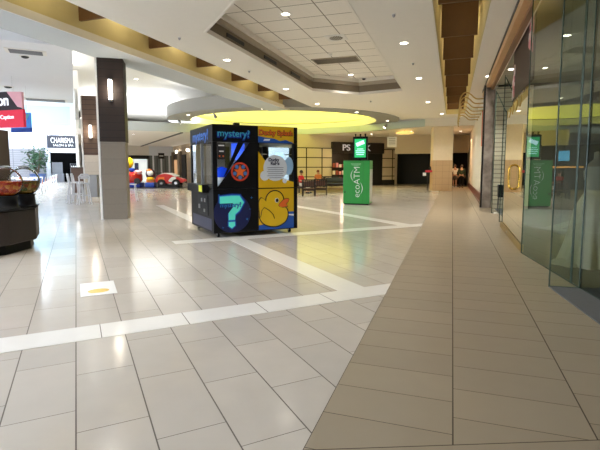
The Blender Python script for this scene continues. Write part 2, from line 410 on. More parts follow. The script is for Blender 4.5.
def fill_panel(name, s0, s1, d0, d1, z, g=fillg):  # framed glowing panel, added as a light source
    w = struct(name, prism(BM(), [D45(s0, d0), D45(s1, d0), D45(s1, d1), D45(s0, d1)], z-.03, z), g)
    fr = BM()
    for (a, b_, c, d) in ((s0-.2, s1+.2, d0-.2, d0), (s0-.2, s1+.2, d1, d1+.2), (s0-.2, s0, d0, d1), (s1, s1+.2, d0, d1)):
        prism(fr, [D45(a, c), D45(b_, c), D45(b_, d), D45(a, d)], z-.12, z)
    for t in range(1, 4):
        dd = d0+(d1-d0)*t/4; prism(fr, [D45(s0, dd-.06), D45(s1, dd-.06), D45(s1, dd+.06), D45(s0, dd+.06)], z-.1, z)
    struct('window_frame', fr, white, parent=w)
fill_panel('window_1', -22, -4, 42, 72, 9.38)  # added panel, stands in for daylight over the food court
fill_panel('window_3', -26, -12, 2, 15, 5.58, glow('near skylight glow', (224, 236, 255), 15))  # added out of view to light the near left side
w3 = struct('window_2', bx(BM(), -23.99, -23.9, -5, 3.5, .4, 5.2), glow('side fill glow', (232, 242, 255), .7))  # glowing panel added out of view, lights the left floor sideways
fr = BM()
for y in (-5.05, -2.2, .65, 3.45): bx(fr, -23.92, -23.8, y, y+.1, .3, 5.3)
for z in (.3, 2.7, 5.2): bx(fr, -23.92, -23.8, -5.05, 3.55, z, z+.1)
struct('window_frame', fr, white, parent=w3)
# far food-court wall (Charisma facade plane y-x = 78) with the clerestory windows
DW = 78.2
coolw = mat('cool white wall paint', (225, 232, 242), .7, var=.02)
brick = grid_mat('whitewashed brick', (150, 150, 156), (112, 112, 120), 1.0, .22, .02, axes=(0, 2))
struct('wall_left', prism(BM(), [D45(-60, DW), D45(.2, DW), D45(.2, DW+.4), D45(-60, DW+.4)], 0, 9.4), coolw)
def dwall(px0, px1, z0, z1, name, m, thick=.12, off=0):     # slab on the facade plane
    def hit(px):
        d = _ray(px, 160); t = (DW-off)/(d.y-d.x); return d.x*t, d.y*t
    p, q = hit(px0), hit(px1); e = thick*.70711
    return struct(name, prism(BM(), [p, q, (q[0]+e, q[1]-e), (p[0]+e, p[1]-e)], z0, z1), m)
def dhit(px, off=0):
    d = _ray(px, 160); t = (DW-off)/(d.y-d.x); return Vector((d.x*t, d.y*t, 0))
dwall(-40, 45, 0, 3.5, 'wall_left', brick, .25)
dwall(31, 72, 6.0, 8.0, 'window_4', winb, .1)
dwall(31, 72, 5.75, 6.02, 'trim_49', bluegrey, .35)
dwall(41, 81, 3.55, 5.35, 'wall_left', mat('pale blue panel', (205, 216, 236), .6), .3)
dwall(-40, 30, 6.0, 8.0, 'window_5', winb, .1)
# walls of the wings and the outer shell
WS = 14.5
stonew = grid_mat('beige stone panel', (196, 180, 158), (150, 135, 115), 1.2, 1.2, .02, axes=(0, 2))
struct('wall_right', prism(BM(), [D45(WS, 62), D45(WS+.3, 62), D45(WS+.3, 110), D45(WS, 110)], 0, 3.95), stonew)
struct('wall_back', prism(BM(), [D45(-2, 104), D45(WS, 104), D45(WS, 104.4), D45(-2, 104.4)], 0, 4), white)
struct('wall_back', prism(BM(), [D45(.3, 82), D45(.5, 82), D45(.5, 104), D45(.3, 104)], 0, 4), white)
struct('wall_left', bx(BM(), -76, -75.8, -6, 80, 0, 9.8), white)
struct('wall_left', bx(BM(), -24.3, -24, -6, 4, 0, 9.8), white)
struct('wall_left', bx(BM(), -75.8, -24.3, -6, -5.8, 0, 9.8), white)
struct('wall_back', bx(BM(), -76, 9, 79.6, 80, 0, 9.8), white)
# far shop front beyond the ring, on the 45 degree grid
p0 = at(376, 185); DP = p0.y-p0.x
struct('wall_back', prism(BM(), [D45(20, DP), D45(36.8, DP), D45(36.8, DP+.3), D45(20, DP+.3)], 0, 4.2), beige)
pend = Vector((*D45(33.6, DP), 0))
darkw = mat('dark shop interior', (20, 19, 20), .6)
struct('wall_back', bx(BM(), -12, 1.3, 43.7, 44, 0, 4.2), darkw)
struct('wall_right', bx(BM(), 1.25, 1.55, 18.9, 46, 0, 4.72), white)
# shop shell at right
shopw = mat('shop dark wall', (96, 92, 84), .7)
struct('wall_right', bx(BM(), 8.8, 9, .9, 18.4, 0, 4.5), shopw)
struct('wall_right', bx(BM(), 1.5, 9, 18.2, 18.4, 0, 4.7), shopw)
struct('wall_right', bx(BM(), 2.0, 9, .7, .9, 0, 4.5), shopw)
struct('ceiling', bx(BM(), 1.3, 9, .7, 18.4, 4.5, 4.6), mat('olive shop ceiling', (176, 170, 150), .8))
struct('ceiling', bx(BM(), 1.1, 1.3, -4, 38, 4.72, 6.05), soff)
creamw = stripe_mat('cream shop panel', (214, 202, 178), (150, 140, 120), 1.25, .012)
struct('wall_right', bx(BM(), 2.02, 2.62, 17.95, 18.15, 0, 4.4), creamw)
struct('door_1', bx(BM(), 1.41, 2.0, 17.95, 18.05, 0, 4.4), stripe_mat('roller shutter slats', (226, 216, 188), (170, 160, 136), .16, .22))
stone = stone_mat('grey brown stone', ((100, 90, 82), (182, 170, 158)), 2.2)

# ================================================================== SHOPFRONT ON THE RIGHT
glass = glass_mat('shopfront glass', (226, 236, 228), 1.75, 1.15)
gedge = mat('glass edge', (58, 78, 68), .25)
gl2 = glass_mat('display case glass', (240, 245, 245), 1.4, .7)
def pane(name, p, q, z0, z1, t=.012, edge=.018, parent=None, gm=None):
    gm = gm or glass
    p, q = Vector((*p, 0)), Vector((*q, 0)); d = (q-p).normalized(); nn = Vector((-d.y, d.x, 0))*t/2
    b = prism(BM(), [(p.x-nn.x, p.y-nn.y), (q.x-nn.x, q.y-nn.y), (q.x+nn.x, q.y+nn.y), (p.x+nn.x, p.y+nn.y)], z0, z1)
    # a single reflecting sheet: keep only one long face of the slab for the clear part
    bm2 = BM(); v = [bm2.verts.new((a.x, a.y, z)) for a, z in ((p, z0), (q, z0), (q, z1), (p, z1))]; bm2.faces.new(v); b.free()
    g = struct(name, bm2, gm) if parent is None else obj('glass_pane', bm2, gm, parent)
    e = BM()
    for c in (p, q):
        s = d*edge*.5*(1 if c is p else -1)
        tube(e, [(c.x+s.x, c.y+s.y, z0), (c.x+s.x, c.y+s.y, z1)], edge*.5, 4)
    tube(e, [(p.x, p.y, z0+edge*.5), (q.x, q.y, z0+edge*.5)], edge*.5, 4)
    obj('glass_edge', e, gedge, g); return g
pane('window_6', (1.195, 8.68), (1.51, 6.60), 0.0, 4.5)
pane('window_7', (1.51, 6.58), (1.83, 4.47), 0.0, 4.5)
pane('window_8', (1.195, 6.295), (1.55, 6.31), 0.0, 4.5)
pane('window_9', (1.85, 4.45), (2.0, .9), 0.0, 4.5)
dr = struct('door_2', bx(BM(), 1.19, 1.235, 8.74, 12.4, 0.01, .14), gold)
pane('glass_pane', (1.205, 8.74), (1.235, 12.4), .14, 2.9, parent=dr)
h = BM(); loop = []
for k in range(33):                        # one closed pull bar, half inside and half outside the glass
    a = 2*PI*k/32; loop.append((1.217+.1*math.cos(a), 10.33, 1.31+.1*math.sin(a)+(.15 if math.sin(a) > 1e-6 else -.15 if math.sin(a) < -1e-6 else 0)))
tube(h, loop, .022, 8, False)
obj('door_handle', h, mat('brass', (190, 148, 62), .25, .9), dr, True)
obj('kick_rail_screw', ball(BM(), (1.185, 10.9, .075), .012), chrome, dr, True)
struct('trim_50', bx(BM(), 1.1, 1.24, -4, 20.6, 4.44, 4.62), tan)
struct('trim_51', bx(BM(), 1.24, 1.34, -4, 18.4, 4.36, 4.5), mat('brown trim', (140, 104, 72), .5))
struct('trim_52', bx(BM(), 1.085, 1.1, -4, 20.6, 4.62, 4.70), black)
struct('trim_53', bx(BM(), 1.34, 1.36, -4, 18.4, 4.34, 4.5), mat('pale trim', (226, 210, 196), .5))
# recess fins next to the door
for i, (y, x1) in enumerate(((13.6, 1.78), (16.2, 1.78))):
    pane('window_%d' % (10+i), (1.27, y), (x1, y), 0.0, 4.0, edge=.022, gm=gl2)
    st = BM(); tube(st, [(1.3, y+.02, 3.95), (1.6, y+.02, 3.3)], .012, 6)
    o_ = struct('trim_%d' % (54+i), st, gedge)
sp = struct('wall_right', rb(1.09, 1.40, 18.2, 18.9, 0, 4.7, .015), stone)
struct('trim_56', bx(BM(), 1.03, 1.09, 18.35, 18.6, 0, 4.55), mat('dark metal post', (52, 52, 54), .4, .6))
struct('baseboard_right', bx(BM(), 1.2, 1.25, 19.0, 37.8, 0, .35), mat('maroon base tile', (110, 46, 44), .4))
t = thing('wall_banner', 'narrow red banner on the white wall beyond the stone pier', 'banner', (1.24, 20.5, 3.35))
obj('cloth', bx(BM(), -.02, .005, -1.0, 2.2, -.85, .72), mat('salmon banner', (206, 96, 78), .7), t)
obj('hanging_rod', tube(BM(), [(-.02, -1.05, .74), (-.02, 2.25, .74)], .015, 8), chrome, t)
# wavy gold rods over the walkway
def rod_bm():
    P = [(0, 0), (-.2, 0), (-.41, 0), (-.52, .05), (-.64, .17), (-.76, .25), (-.88, .255), (-.97, .17), (-1.03, .04), (-1.04, -.12), (-1.02, -.25), (-.99, -.36)]
    out = []
    for i in range(len(P)-1):
        for k in range(4):
            f = k/4; q0, q1, q2, q3 = P[max(i-1, 0)], P[i], P[i+1], P[min(i+2, len(P)-1)]
            out.append(tuple(.5*((2*q1[c])+(-q0[c]+q2[c])*f+(2*q0[c]-5*q1[c]+4*q2[c]-q3[c])*f*f+(-q0[c]+3*q1[c]-3*q2[c]+q3[c])*f**3) for c in (0, 1)))
    out.append(P[-1]); return tube(BM(), [(x, 0, z) for x, z in out], .026, 8)
ordn = ['nearest', 'second', 'third', 'fourth', 'fifth', 'sixth', 'farthest']
for i in range(7):
    y = 18.95+1.35*i
    if i == 0:
        r0 = t = thing('gold_rod', '', 'ornament', (1.24, y+.05, 4.16), 0, 'wavy gold rods over the walkway')
        obj('curved_bar', rod_bm(), gold, t, True); obj('wall_plate', lathe(BM(), [(.07, -.03), (.07, 0), (.05, .02)], 12), gold, t, True, rot=(0, -PI/2, 0))
    else: t = dup(r0, (1.24, y, 4.16))
    t['label'] = '%s of the seven wavy gold rods curling out over the walkway' % ordn[i]
# inside the shop window: gown, poster, garland, stool
gp = Vector((2.08, 7.95, .012))
t = thing('bridal_gown', 'ivory bridal gown on a dress form behind the shop glass', 'gown', gp)
def fold(a, z): return (.10*math.sin(9*a)+.05*math.sin(17*a+1))*max(0, (1.0-z))
satin = mat('ivory satin', (226, 216, 198), .5, var=.03)
obj('skirt', lathe(BM(), [(.44, .0), (.42, .05), (.37, .25), (.31, .55), (.27, .85), (.18, 1.05), (.13, 1.15)], 96, wob=fold), satin, t, True)
obj('bodice', lathe(BM(), [(.13, 1.13), (.125, 1.2), (.16, 1.33), (.175, 1.42), (.15, 1.5), (.10, 1.53)], 32), satin, t, True)
fm = obj('dress_form', lathe(BM(), [(.12, 1.45), (.14, 1.52), (.09, 1.58), (.05, 1.62), (.048, 1.72), (.0, 1.74)], 24), mat('dress form linen', (190, 176, 156), .7), t, True)
obj('train', lathe(BM(), [(.27, .0), (.25, .03), (.16, .07), (.01, .09)], 40, c=(-.30, -.08, 0), wob=lambda a, z: .12*math.sin(6*a)), satin, t, True)
t = thing('hanging_poster', 'dark brown hanging poster with pink blossoms inside the shop window', 'poster', (1.40, 9.8, 3.2))
obj('board', bx(BM(), 0, .03, 0, 3.1, 0, 1.35), mat('poster brown', (74, 58, 52), .6), t)
pk = mat('blossom pink', (222, 150, 158), .6, var=.1); wh_ = mat('blossom white', (240, 222, 220), .6)
b1, b2 = BM(), BM()
for (cy, cz, w, h) in ((.1, .55, .25, .8), (.35, .75, .22, .6), (2.7, .12, .5, .7), (2.9, .3, .3, .6), (.2, 1.0, .3, .4)):
    for k in range(16):
        y, z = cy+random.uniform(0, w), cz+random.uniform(0, h); r = random.uniform(.03, .09)
        if not (.05 < y < 3.05 and .06 < z < 1.3): continue
        prism(b1 if k % 3 else b2, [(y+r*math.cos(2*PI*j/9), z+r*1.6*math.sin(2*PI*j/9)) for j in range(9)], -.006-.001*k, 0, 'yz')
obj('pink_blossoms', b1, pk, t); obj('white_blossoms', b2, wh_, t)
t = thing('gold_leaf_garland', 'gold leaf garland hanging below the dark blossom poster', 'garland', (1.415, 10.2, 3.195))
b = BM()
for s in range(7):
    y = .1+.38*s; L = random.uniform(.25, .62)
    tube(b, [(0, y, 0), (0.01, y+.04, -L*.5), (0, y+.02, -L)], .008, 5)
    for k in range(9):
        z = -L*k/9-.03; a = random.uniform(0, 2*PI); u = Vector((math.cos(a)*.06, math.sin(a)*.13, -.07)); o = Vector((0, y+.02, z)); w = Vector((-u.y, u.x, .02))*.35
        f = [b.verts.new(q) for q in (o, o+u*.5+w, o+u, o+u*.5-w)]; b.faces.new(f)
obj('leaves', b, gold, t)
t = thing('side_stand', 'small black box stand with thin legs by the shutter in the recess', 'stand', (1.66, 16.7, .012))
obj('box', rb(-.17, .17, -.17, .17, .5, .92), black, t)
for sx in (-1, 1):
    for sy in (-1, 1): obj('leg', tube(BM(), [(sx*.14, sy*.14, .5), (sx*.16, sy*.16, 0)], .012, 6), black, t)

# ================================================================== COLUMNS AND SCONCES
clad = stripe_mat('dark wood cladding', (44, 32, 27), (18, 14, 12), .215, .07, .5)
tilec = stripe_mat('taupe column tile', (128, 119, 107), (104, 95, 84), .44, .014, .35)
clad2 = stripe_mat('brown wood cladding', (104, 84, 72), (52, 40, 34), .215, .07, .5)
tile2 = stripe_mat('beige column tile', (214, 202, 184), (160, 148, 130), .44, .014, .35)
def column(label, x, y, w, d, hs, ht, rz, m1, m2):
    t = thing('column', label, 'column', (x, y, 0), rz)
    obj('tile_base', rb(-w/2, w/2, -d/2, d/2, 0, hs, .006, 1), m2, t)
    obj('wood_cladding', rb(-w/2-.012, w/2+.012, -d/2-.012, d/2+.012, hs, ht, .006, 1), m1, t)
    obj('corner_trim', bx(BM(), -w/2-.07, -w/2-.014, -d/2+.02, d/2, 0, ht), white, t); return t
column('near column with dark wood cladding over taupe tiles at left', -9.55, 11.05, .68, .68, 2.26, 4.62, math.radians(33), clad, tilec)
column('second column behind the white stools, brown slats over beige tiles', -15.6, 16.6, .62, .62, 2.08, 4.7, math.radians(36), clad2, tile2)
column('third column, farthest in the row, seen behind the second', -22.35, 23.5, .66, .66, 2.2, 4.7, math.radians(38), clad2, tile2)
def sconce(label, x, y, z, a, w):
    a = math.radians(a); x, y = x+(w/2+.014)*math.sin(a), y-(w/2+.014)*math.cos(a)
    t = thing('wall_sconce', label, 'wall lamp', (x, y, z), a, 'tube sconces on the columns')
    obj('backplate', rb(-.05, .05, -.02, 0, -.32, .32, .005), steel, t)
    obj('lamp_tube', lathe(BM(), [(.05, -.28), (.055, -.26), (.055, .26), (.05, .28)], 16, (0, -.08, 0)), tubeg, t, True)
    for z_ in (-.29, .29): obj('end_cap', lathe(BM(), [(.057, -.015), (.057, .015)], 16, (0, -.08, z_)), steel, t, True)
    point((x+.35*math.sin(a), y-.35*math.cos(a), z), 7, (255, 240, 215), .1); return t
sconce('glowing tube sconce on the near dark column', -9.55, 11.05, 3.72, 33, .68)
sconce('glowing tube sconce on the second brown column', -15.6, 16.6, 3.12, 36, .62)
sconce('faint tube sconce on the farthest column', -22.35, 23.5, 3.1, 38, .66)
t = thing('column', 'far cream square column beside the far corridor on the walkway side', 'column', (-.72, 31.5, 0), math.radians(12))
obj('upper_shaft', bx(BM(), -.62, .62, -.5, .5, 2.0, 4.19), mat('column cream', (232, 214, 182), .6), t)
obj('tile_base', bx(BM(), -.63, .63, -.51, .51, 0, 2.0), grid_mat('tan column tile', (196, 164, 124), (160, 130, 96), .42, .42, .006, axes=(0, 2), rough=.35), t)

# ================================================================== CEILING FITTINGS
dl0 = None
def downlight(x, y, z, label, e=230, col=(255, 249, 240), grp='recessed downlights in the soffit'):
    global dl0
    if dl0 is None:
        dl0 = t = thing('downlight', label, 'ceiling light', (x, y, z), 0, grp)
        b = BM(); lathe(b, [(.095, -.004), (.13, -.012), (.135, 0), (.095, 0)], 24); obj('trim_ring', b, white, t, True)
        obj('lamp', lathe(BM(), [(.094, -.006), (.0001, -.006)], 24), lampg, t)
    else:
        t = dup(dl0, (x, y, z), None, label, grp)
    spot((x, y, z-.05), e*(.55 if y < 10.5 else .8 if y < 15 else 1.2), col); return t
side = 'recessed downlight in the soffit left of the ceiling tray'
LPOS = [(-6.46, 12.35), (-6.52, 17.55), (-6.55, 22.09), (-6.46, 7.0), (-6.46, 4.0)]
LLAB = ['downlight between the left coffer slot and the tray, nearest in view', 'downlight between the left coffer slot and the tray, second in view', 'downlight beyond the far left tray corner', 'downlight in the left soffit above the frame', 'downlight in the left soffit behind the first tray corner']
for p, l in zip(LPOS, LLAB): downlight(p[0], p[1], 4.7, l)
RPOS = [(-1.26, 6.5), (-1.28, 12.17), (-1.24, 17.0), (-1.23, 23.2), (-.69, 28.4)]
RLAB = ['downlight beside the right coffer slot, above the frame', 'large bright downlight right of the tray, nearest in view', 'downlight right of the tray, second in view', 'downlight right of the tray, third in view', 'faint far downlight before the lower soffit']
for p, l in zip(RPOS, RLAB): downlight(p[0], p[1], 4.7, l, 165)
for x, y, l in ((-4.09, 11.0, 'bright round downlight in the tray ceiling, nearest'), (-4.12, 18.8, 'round downlight in the tray ceiling, beyond the dark diffuser'), (-3.2, 8.6, 'round downlight in the tray ceiling above the frame')): downlight(x, y, 5.35, l, 60)
def sensor(name, label, cat, x, y, z, m, r=.06):
    t = thing(name, label, cat, (x, y, z+.012))
    obj('base', lathe(BM(), [(r, 0), (r, -.02), (r*.8, -.03)], 20), white, t, True)
    obj('dome', lathe(BM(), [(r*.7, -.028), (r*.6, -.06), (r*.3, -.08), (.001, -.085)], 20), m, t, True); return t
sensor('security_camera', 'black dome camera in the tray ceiling at its far end', 'camera', -3.74, 20.0-.3, 5.35, black, .12)
sensor('smoke_detector', 'small white detector in the tray beside the diffuser', 'detector', -4.04, 15.2, 5.35, white, .08)
sensor('sprinkler', 'small sprinkler left of the right coffer slot near the top', 'sprinkler', -1.26, 9.86, 4.7, steel, .05)
sensor('sprinkler', 'small sprinkler in the soffit beside the second right downlight', 'sprinkler', -1.24, 14.5, 4.7, steel, .05)
sensor('sprinkler', 'small sprinkler between the two nearest left downlights', 'sprinkler', -6.46, 13.9, 4.7, steel, .05)
sensor('sprinkler', 'small sprinkler in the soffit beyond the far tray edge', 'sprinkler', -3.81, 21.9, 4.7, steel, .07)
sensor('sprinkler', 'small sprinkler in the left soffit before the first downlight', 'sprinkler', -6.46, 9.87, 4.7, steel, .05)
t = thing('ceiling_speaker', 'square speaker grille in the tray ceiling near the diffuser', 'speaker', (-3.39, 13.4, 5.35))
obj('frame', bx(BM(), -.3, .3, -.3, .3, -.015, 0), white, t); obj('grille', lathe(BM(), [(.2, -.014), (.19, -.03), (.1, -.04), (.001, -.042)], 24), stripe_mat('speaker mesh', (150, 145, 136), (70, 68, 64), .05, .4, axis=0), t, True)
t = thing('air_diffuser', 'long dark slot diffuser in the tray ceiling', 'air vent', (-4.07, 16.1, 5.35))
b = BM()
for i in range(6): bx(b, -.78, .78, -.33+.12*i, -.27+.12*i, -.03, -.005)
obj('louver', b, mat('diffuser grey', (118, 108, 94), .5), t); obj('frame', join([bx(BM(), -.82, .82, -.4, -.36, -.03, 0), bx(BM(), -.82, .82, .36, .4, -.03, 0), bx(BM(), -.82, -.78, -.36, .36, -.03, 0), bx(BM(), .78, .82, -.36, .36, -.03, 0)]), mat('diffuser frame', (170, 160, 144), .5), t)
obj('backing', bx(BM(), -.78, .78, -.36, .36, -.006, -.001), mat('diffuser dark', (84, 76, 64), .7), t)
v0 = None
for y, l in ((11.3, 'nearest'), (13.75, 'middle'), (16.2, 'farthest')):
    if v0 is None:
        v0 = t = thing('wall_vent', '', 'air vent', (-5.655, y, 4.93), 0, 'black vents in the tray edge')
        obj('grille', bx(BM(), .0, .03, -.5, .5, -.055, .055), black, t)
        obj('frame', join([bx(BM(), 0, .036, -.53, .53, .055, .07), bx(BM(), 0, .036, -.53, .53, -.07, -.055)]), trayd, t)
    else: t = dup(v0, (-5.655, y, 4.93))
    t['label'] = '%s of three black vents in the left edge of the ceiling tray' % l
# fittings in the food court soffit
pv = at(26, 51.5, 4.7)
def sqvent(label, p, w, d, rz):
    t = thing('air_vent', label, 'air vent', (p.x, p.y, 4.7), rz)
    obj('frame', bx(BM(), -w/2-.1, w/2+.1, -d/2, d/2, -.02, 0), white, t); b = BM()
    for k in range(7): bx(b, -w/2, w/2, -d/2+.05+k*(d-.1)/7, -d/2+.05+(k+.6)*(d-.1)/7, -.035, -.018)
    obj('louver', b, mat('vent grey', (112, 114, 118), .5), t)
sqvent('grey air vent in the food court soffit, nearest', pv, .8, .55, PI/4)
sqvent('small air vent at the far end of the food court soffit', at(46, 100, 4.7), 1.6, .9, PI/4)
q = at(25, 56, 4.7); sensor('security_camera', 'black dome camera beside the near food court vent', 'camera', q.x, q.y, 4.7, black, .15)
q = at(8, 86.5, 4.7); sensor('security_camera', 'dark dome camera in the middle of the food court soffit', 'camera', q.x, q.y, 4.7, black, .2)
q = at(17, 98, 4.7); sensor('security_camera', 'dark dome camera above the red hanging sign', 'camera', q.x, q.y, 4.7, black, .22)
for x, y, z, l, e in ((1.62, 15.4, 4.5, 'added downlight over the recess between the glass door and the stone pier', 300), (1.1, 17.4, 4.7, 'added downlight in front of the stone pier', 60)): downlight(x-.0, y, z, l, e)  # both lamps added to brighten the shutter and the stone pier
for x, y, l in ((.5, 35.6, 'added downlight in the lower soffit over the two walkers'), (-.2, 33.6, 'downlight in the lower soffit right of the far cream column'), (-3.0, 34.6, 'added downlight in the lower soffit left of the far cream column'), (-6.2, 36.2, 'added downlight in the lower soffit before the far shop sign')): downlight(x, y, 4.2, l, 120, (255, 214, 166))  # all but the one right of the column are added to brighten the far end
for k in range(8):  # ring downlights added to brighten the floor below
    a = 2*PI*k/8+.2; downlight(RC[0]+7.15*math.cos(a), RC[1]+7.15*math.sin(a), 4.7, 'small added downlight in the underside of the grey ring', 170, (255, 246, 228), 'added downlights round the ring')
for i_, d_ in enumerate((50, 57, 64, 71)):  # ceiling lamps added to brighten the left wing
    x, y = D45(5.5, d_); downlight(x, y, 3.95, '%s added downlight in the low ceiling of the left wing' % ['nearest', 'second', 'third', 'farthest'][i_], 280, (255, 248, 240), 'added downlights of the left wing')
for px, py, l in ((136, 79, 'recessed light in the high white ceiling right of the near column'), (130, 90, 'second recessed light in the high ceiling behind the near column')):
    q = at(px, py, 6.3); downlight(q.x, q.y, 6.3, l, 20)
# track spots under the ring
sp0 = None
def track(px, py, l):
    global sp0
    q = at(px, py, 4.45); d = Vector((q.x-RC[0], q.y-RC[1])).normalized()*7.2
    x, y = RC[0]+d.x, RC[1]+d.y; rz = math.atan2(-d.y, -d.x)
    if sp0 is None:
        sp0 = t = thing('track_spotlight', l, 'spotlight', (x, y, 4.7), rz, 'track spotlights under the ring')
        obj('stem', tube(BM(), [(0, 0, 0), (0, 0, -.16)], .02, 8), steel, t, True)
        cn = obj('lamp_can', tube(BM(), [(-.06, 0, -.14), (.0, 0, -.22), (.12, 0, -.36)], [.05, .085, .1], 14), steel, t, True)
        obj('lamp', tube(BM(), [(.115, 0, -.355), (.122, 0, -.364)], .085, 14), lampg, cn)
    else: t = dup(sp0, (x, y, 4.7), rz, l)
track(378, 129, 'track spotlight under the ring nearest the right end'); track(386, 126, 'track spotlight at the right tip of the ring')
track(344, 134, 'track spotlight under the ring, left of the right pair'); track(318, 138, 'track spotlight above the seating area')
track(224, 117, 'track spotlight under the ring above the prize machine'); track(187, 122, 'track spotlight at the left tip of the ring')

# ================================================================== THE PRIZE MACHINE
A_ = Vector((-4.78, 8.43, 0)); ph = math.radians(46); W_, D_ = 2.0, 1.9
kc = A_ + Matrix.Rotation(ph, 3, 'Z') @ Vector((W_/2, D_/2, 0))
K = thing('prize_machine', 'tall black and yellow prize machine with a rubber duck and a glowing question mark', 'arcade machine', kc, ph)
X0, Y0 = -W_/2, -D_/2
blk = mat('black cabinet', (11, 11, 13), .45, spec=.2); yel = mat('yellow print', (216, 174, 20), .35); blu = mat('blue print', (30, 84, 176), .35)
navy = mat('navy print', (14, 22, 70), .35); teal = mat('teal print', (92, 226, 206), .35, emit=(92, 226, 206), es=.08); tblue = mat('light blue print', (36, 120, 200), .35, emit=(30, 110, 190), es=.06); dblue = mat('deep blue print', (14, 40, 130), .35, emit=(14, 40, 130), es=.15)
org = mat('orange print', (226, 104, 40), .35); redp = mat('red orange print', (206, 66, 40), .35); wht = mat('white print', (232, 234, 236), .4); ink = mat('ink outline', (16, 14, 12), .4)
base = obj('base_cabinet', rb(X0, -X0, Y0, -Y0, .1, 1.05, .012), blk, K)
head = obj('header_box', rb(X0, -X0, Y0, -Y0, 2.05, 2.42, .012), blk, K)
for sx in (-1, 1):
    for sy in (-1, 1): obj('corner_post', rb(min(sx*1.0, sx*.9), max(sx*1.0, sx*.9), min(sy*.95, sy*.85), max(sy*.95, sy*.85), 1.05, 2.05, .006), blk, K)
obj('divider', bx(BM(), -.01, .06, Y0+.01, Y0+.12, 1.05, 2.05), blk, K)
obj('partition', bx(BM(), -.02, .02, -.5, .85, 1.05, 2.05), mat('inner wall', (84, 88, 98), .5), K)
obj('inner_floor', bx(BM(), -.95, .95, -.9, .9, 1.05, 1.08), mat('inner floor', (110, 112, 118), .5), K)
def sheet(a, b2, z0, z1, axis, at_):
    b = BM(); v = [b.verts.new((p, at_, z) if axis == 'x' else (at_, p, z)) for p, z in ((a, z0), (b2, z0), (b2, z1), (a, z1))]; b.faces.new(v); return b
for a, b2 in ((-.9, -.01), (.06, .9)):
    obj('front_glass', sheet(a, b2, 1.05, 2.05, 'x', Y0+.02), gl2, K); obj('back_glass', sheet(a, b2, 1.05, 2.05, 'x', -Y0-.02), gl2, K)
for xx in (X0+.02, -X0-.02): obj('side_glass', sheet(-.85, .85, 1.05, 2.05, 'y', xx), gl2, K)
for sx in (-.86, .86):
    for sy in (-.8, .8):
        c = obj('caster', tube(BM(), [(sx-.02, sy, .045), (sx+.02, sy, .045)], .045, 14), blk, K, True)
        obj('fork', bx(BM(), sx-.035, sx+.035, sy-.02, sy+.02, .04, .105), steel, c)
obj('cable_box', rb(-.25, -.12, -.2, -.08, 2.42, 2.54, .01), blk, K)
def pic(name, pts, m, lay=0, par=K, off=.004):               # flat print on the front, (u from left edge, z)
    y1 = Y0-off-.0015*lay
    return obj(name, prism(BM(), [(u-1, z) for u, z in pts], y1, y1+.0015, 'xz'), m, par)
def ell(c, rx, rz, n=40, a0=0, a1=2*PI): return [(c[0]+rx*math.cos(a0+(a1-a0)*i/n), c[1]+rz*math.sin(a0+(a1-a0)*i/n)) for i in range(n)]
def ptx(name, s, size, m, u, z, lay=0, **kw): return text(name, s, size, m, K, (u-1, Y0-.006-.0015*lay, z), depth=.0007, **kw)
def smooth(P, k=5):
    out = []; n = len(P)
    for i in range(n):
        q = [P[(i+j-1) % n] for j in range(4)]
        for s in range(k):
            f = s/k; out.append(tuple(.5*((2*q[1][c])+(-q[0][c]+q[2][c])*f+(2*q[0][c]-5*q[1][c]+4*q[2][c]-q[3][c])*f*f+(-q[0][c]+3*q[1][c]-3*q[2][c]+q[3][c])*f**3) for c in (0, 1)))
    return out
def grow(P, d):
    c = (sum(p[0] for p in P)/len(P), sum(p[1] for p in P)/len(P)); out = []
    for p in P:
        v = Vector((p[0]-c[0], p[1]-c[1])); v = v*(1+d/max(v.length, .01)); out.append((c[0]+v.x if c[0] < 1 else max(1.032, c[0]+v.x), c[1]+v.y))
    return out
# left half: mystery
pic('diagonal_print', [(.09, 1.06), (.09, 1.09), (.83, 2.05), (1.0, 2.05), (1.0, 1.06)], blk)
pic('diagonal_print', [(.22, 1.28), (.56, 2.05), (.70, 2.05), (.31, 1.38)], blk, 0)
pic('placard', [(.10, 1.68), (.28, 1.68), (.28, 2.03), (.10, 2.03)], mat('placard', (28, 28, 34), .5))
for z, w in ((1.96, .13), (1.84, .1)): pic('placard_line', [(.19-w/2, z), (.19+w/2, z), (.19+w/2, z+.025), (.19-w/2, z+.025)], wht, 2)
for u in (.15, .23): pic('placard_icon', ell((u, 1.75), .018, .02, 12), org, 2)
ec = (.60, 1.42)
for r, m in ((.205, redp), (.165, mat('dark brown print', (70, 26, 20), .4))): pic('emblem', ell(ec, r, r), m, 2 if r > .18 else 3)
pic('emblem_star', [(ec[0]+(.15 if i % 2 == 0 else .065)*math.cos(PI/2+i*PI/5), ec[1]+(.15 if i % 2 == 0 else .065)*math.sin(PI/2+i*PI/5)) for i in range(10)], org, 4)
for i in range(5):
    a = -PI/2+i*2*PI/5; pic('emblem_orb', ell((ec[0]+.125*math.cos(a), ec[1]+.125*math.sin(a)), .042, .042, 16), mat('orb blue', (70, 120, 190), .4), 5)
pic('glow_print', ell((.42, .52), .42, .42), mat('glow navy print', (10, 20, 74), .35), -1)
QM = [(.14, .89), (.40, .905), (.58, .90), (.68, .75), (.57, .57), (.48, .50), (.47, .38), (.33, .38), (.33, .53), (.43, .655), (.43, .74), (.14, .74)]
QD = [(.33, .335), (.47, .335), (.47, .25), (.40, .195), (.33, .25)]
pic('question_mark', grow(QM, .045), dblue, 0); pic('question_mark', grow(QM, .02), tblue, 1); pic('question_mark', QM, teal, 2)
pic('question_dot', grow(QD, .035), dblue, 0); pic('question_dot', grow(QD, .015), tblue, 1); pic('question_dot', QD, teal, 2)
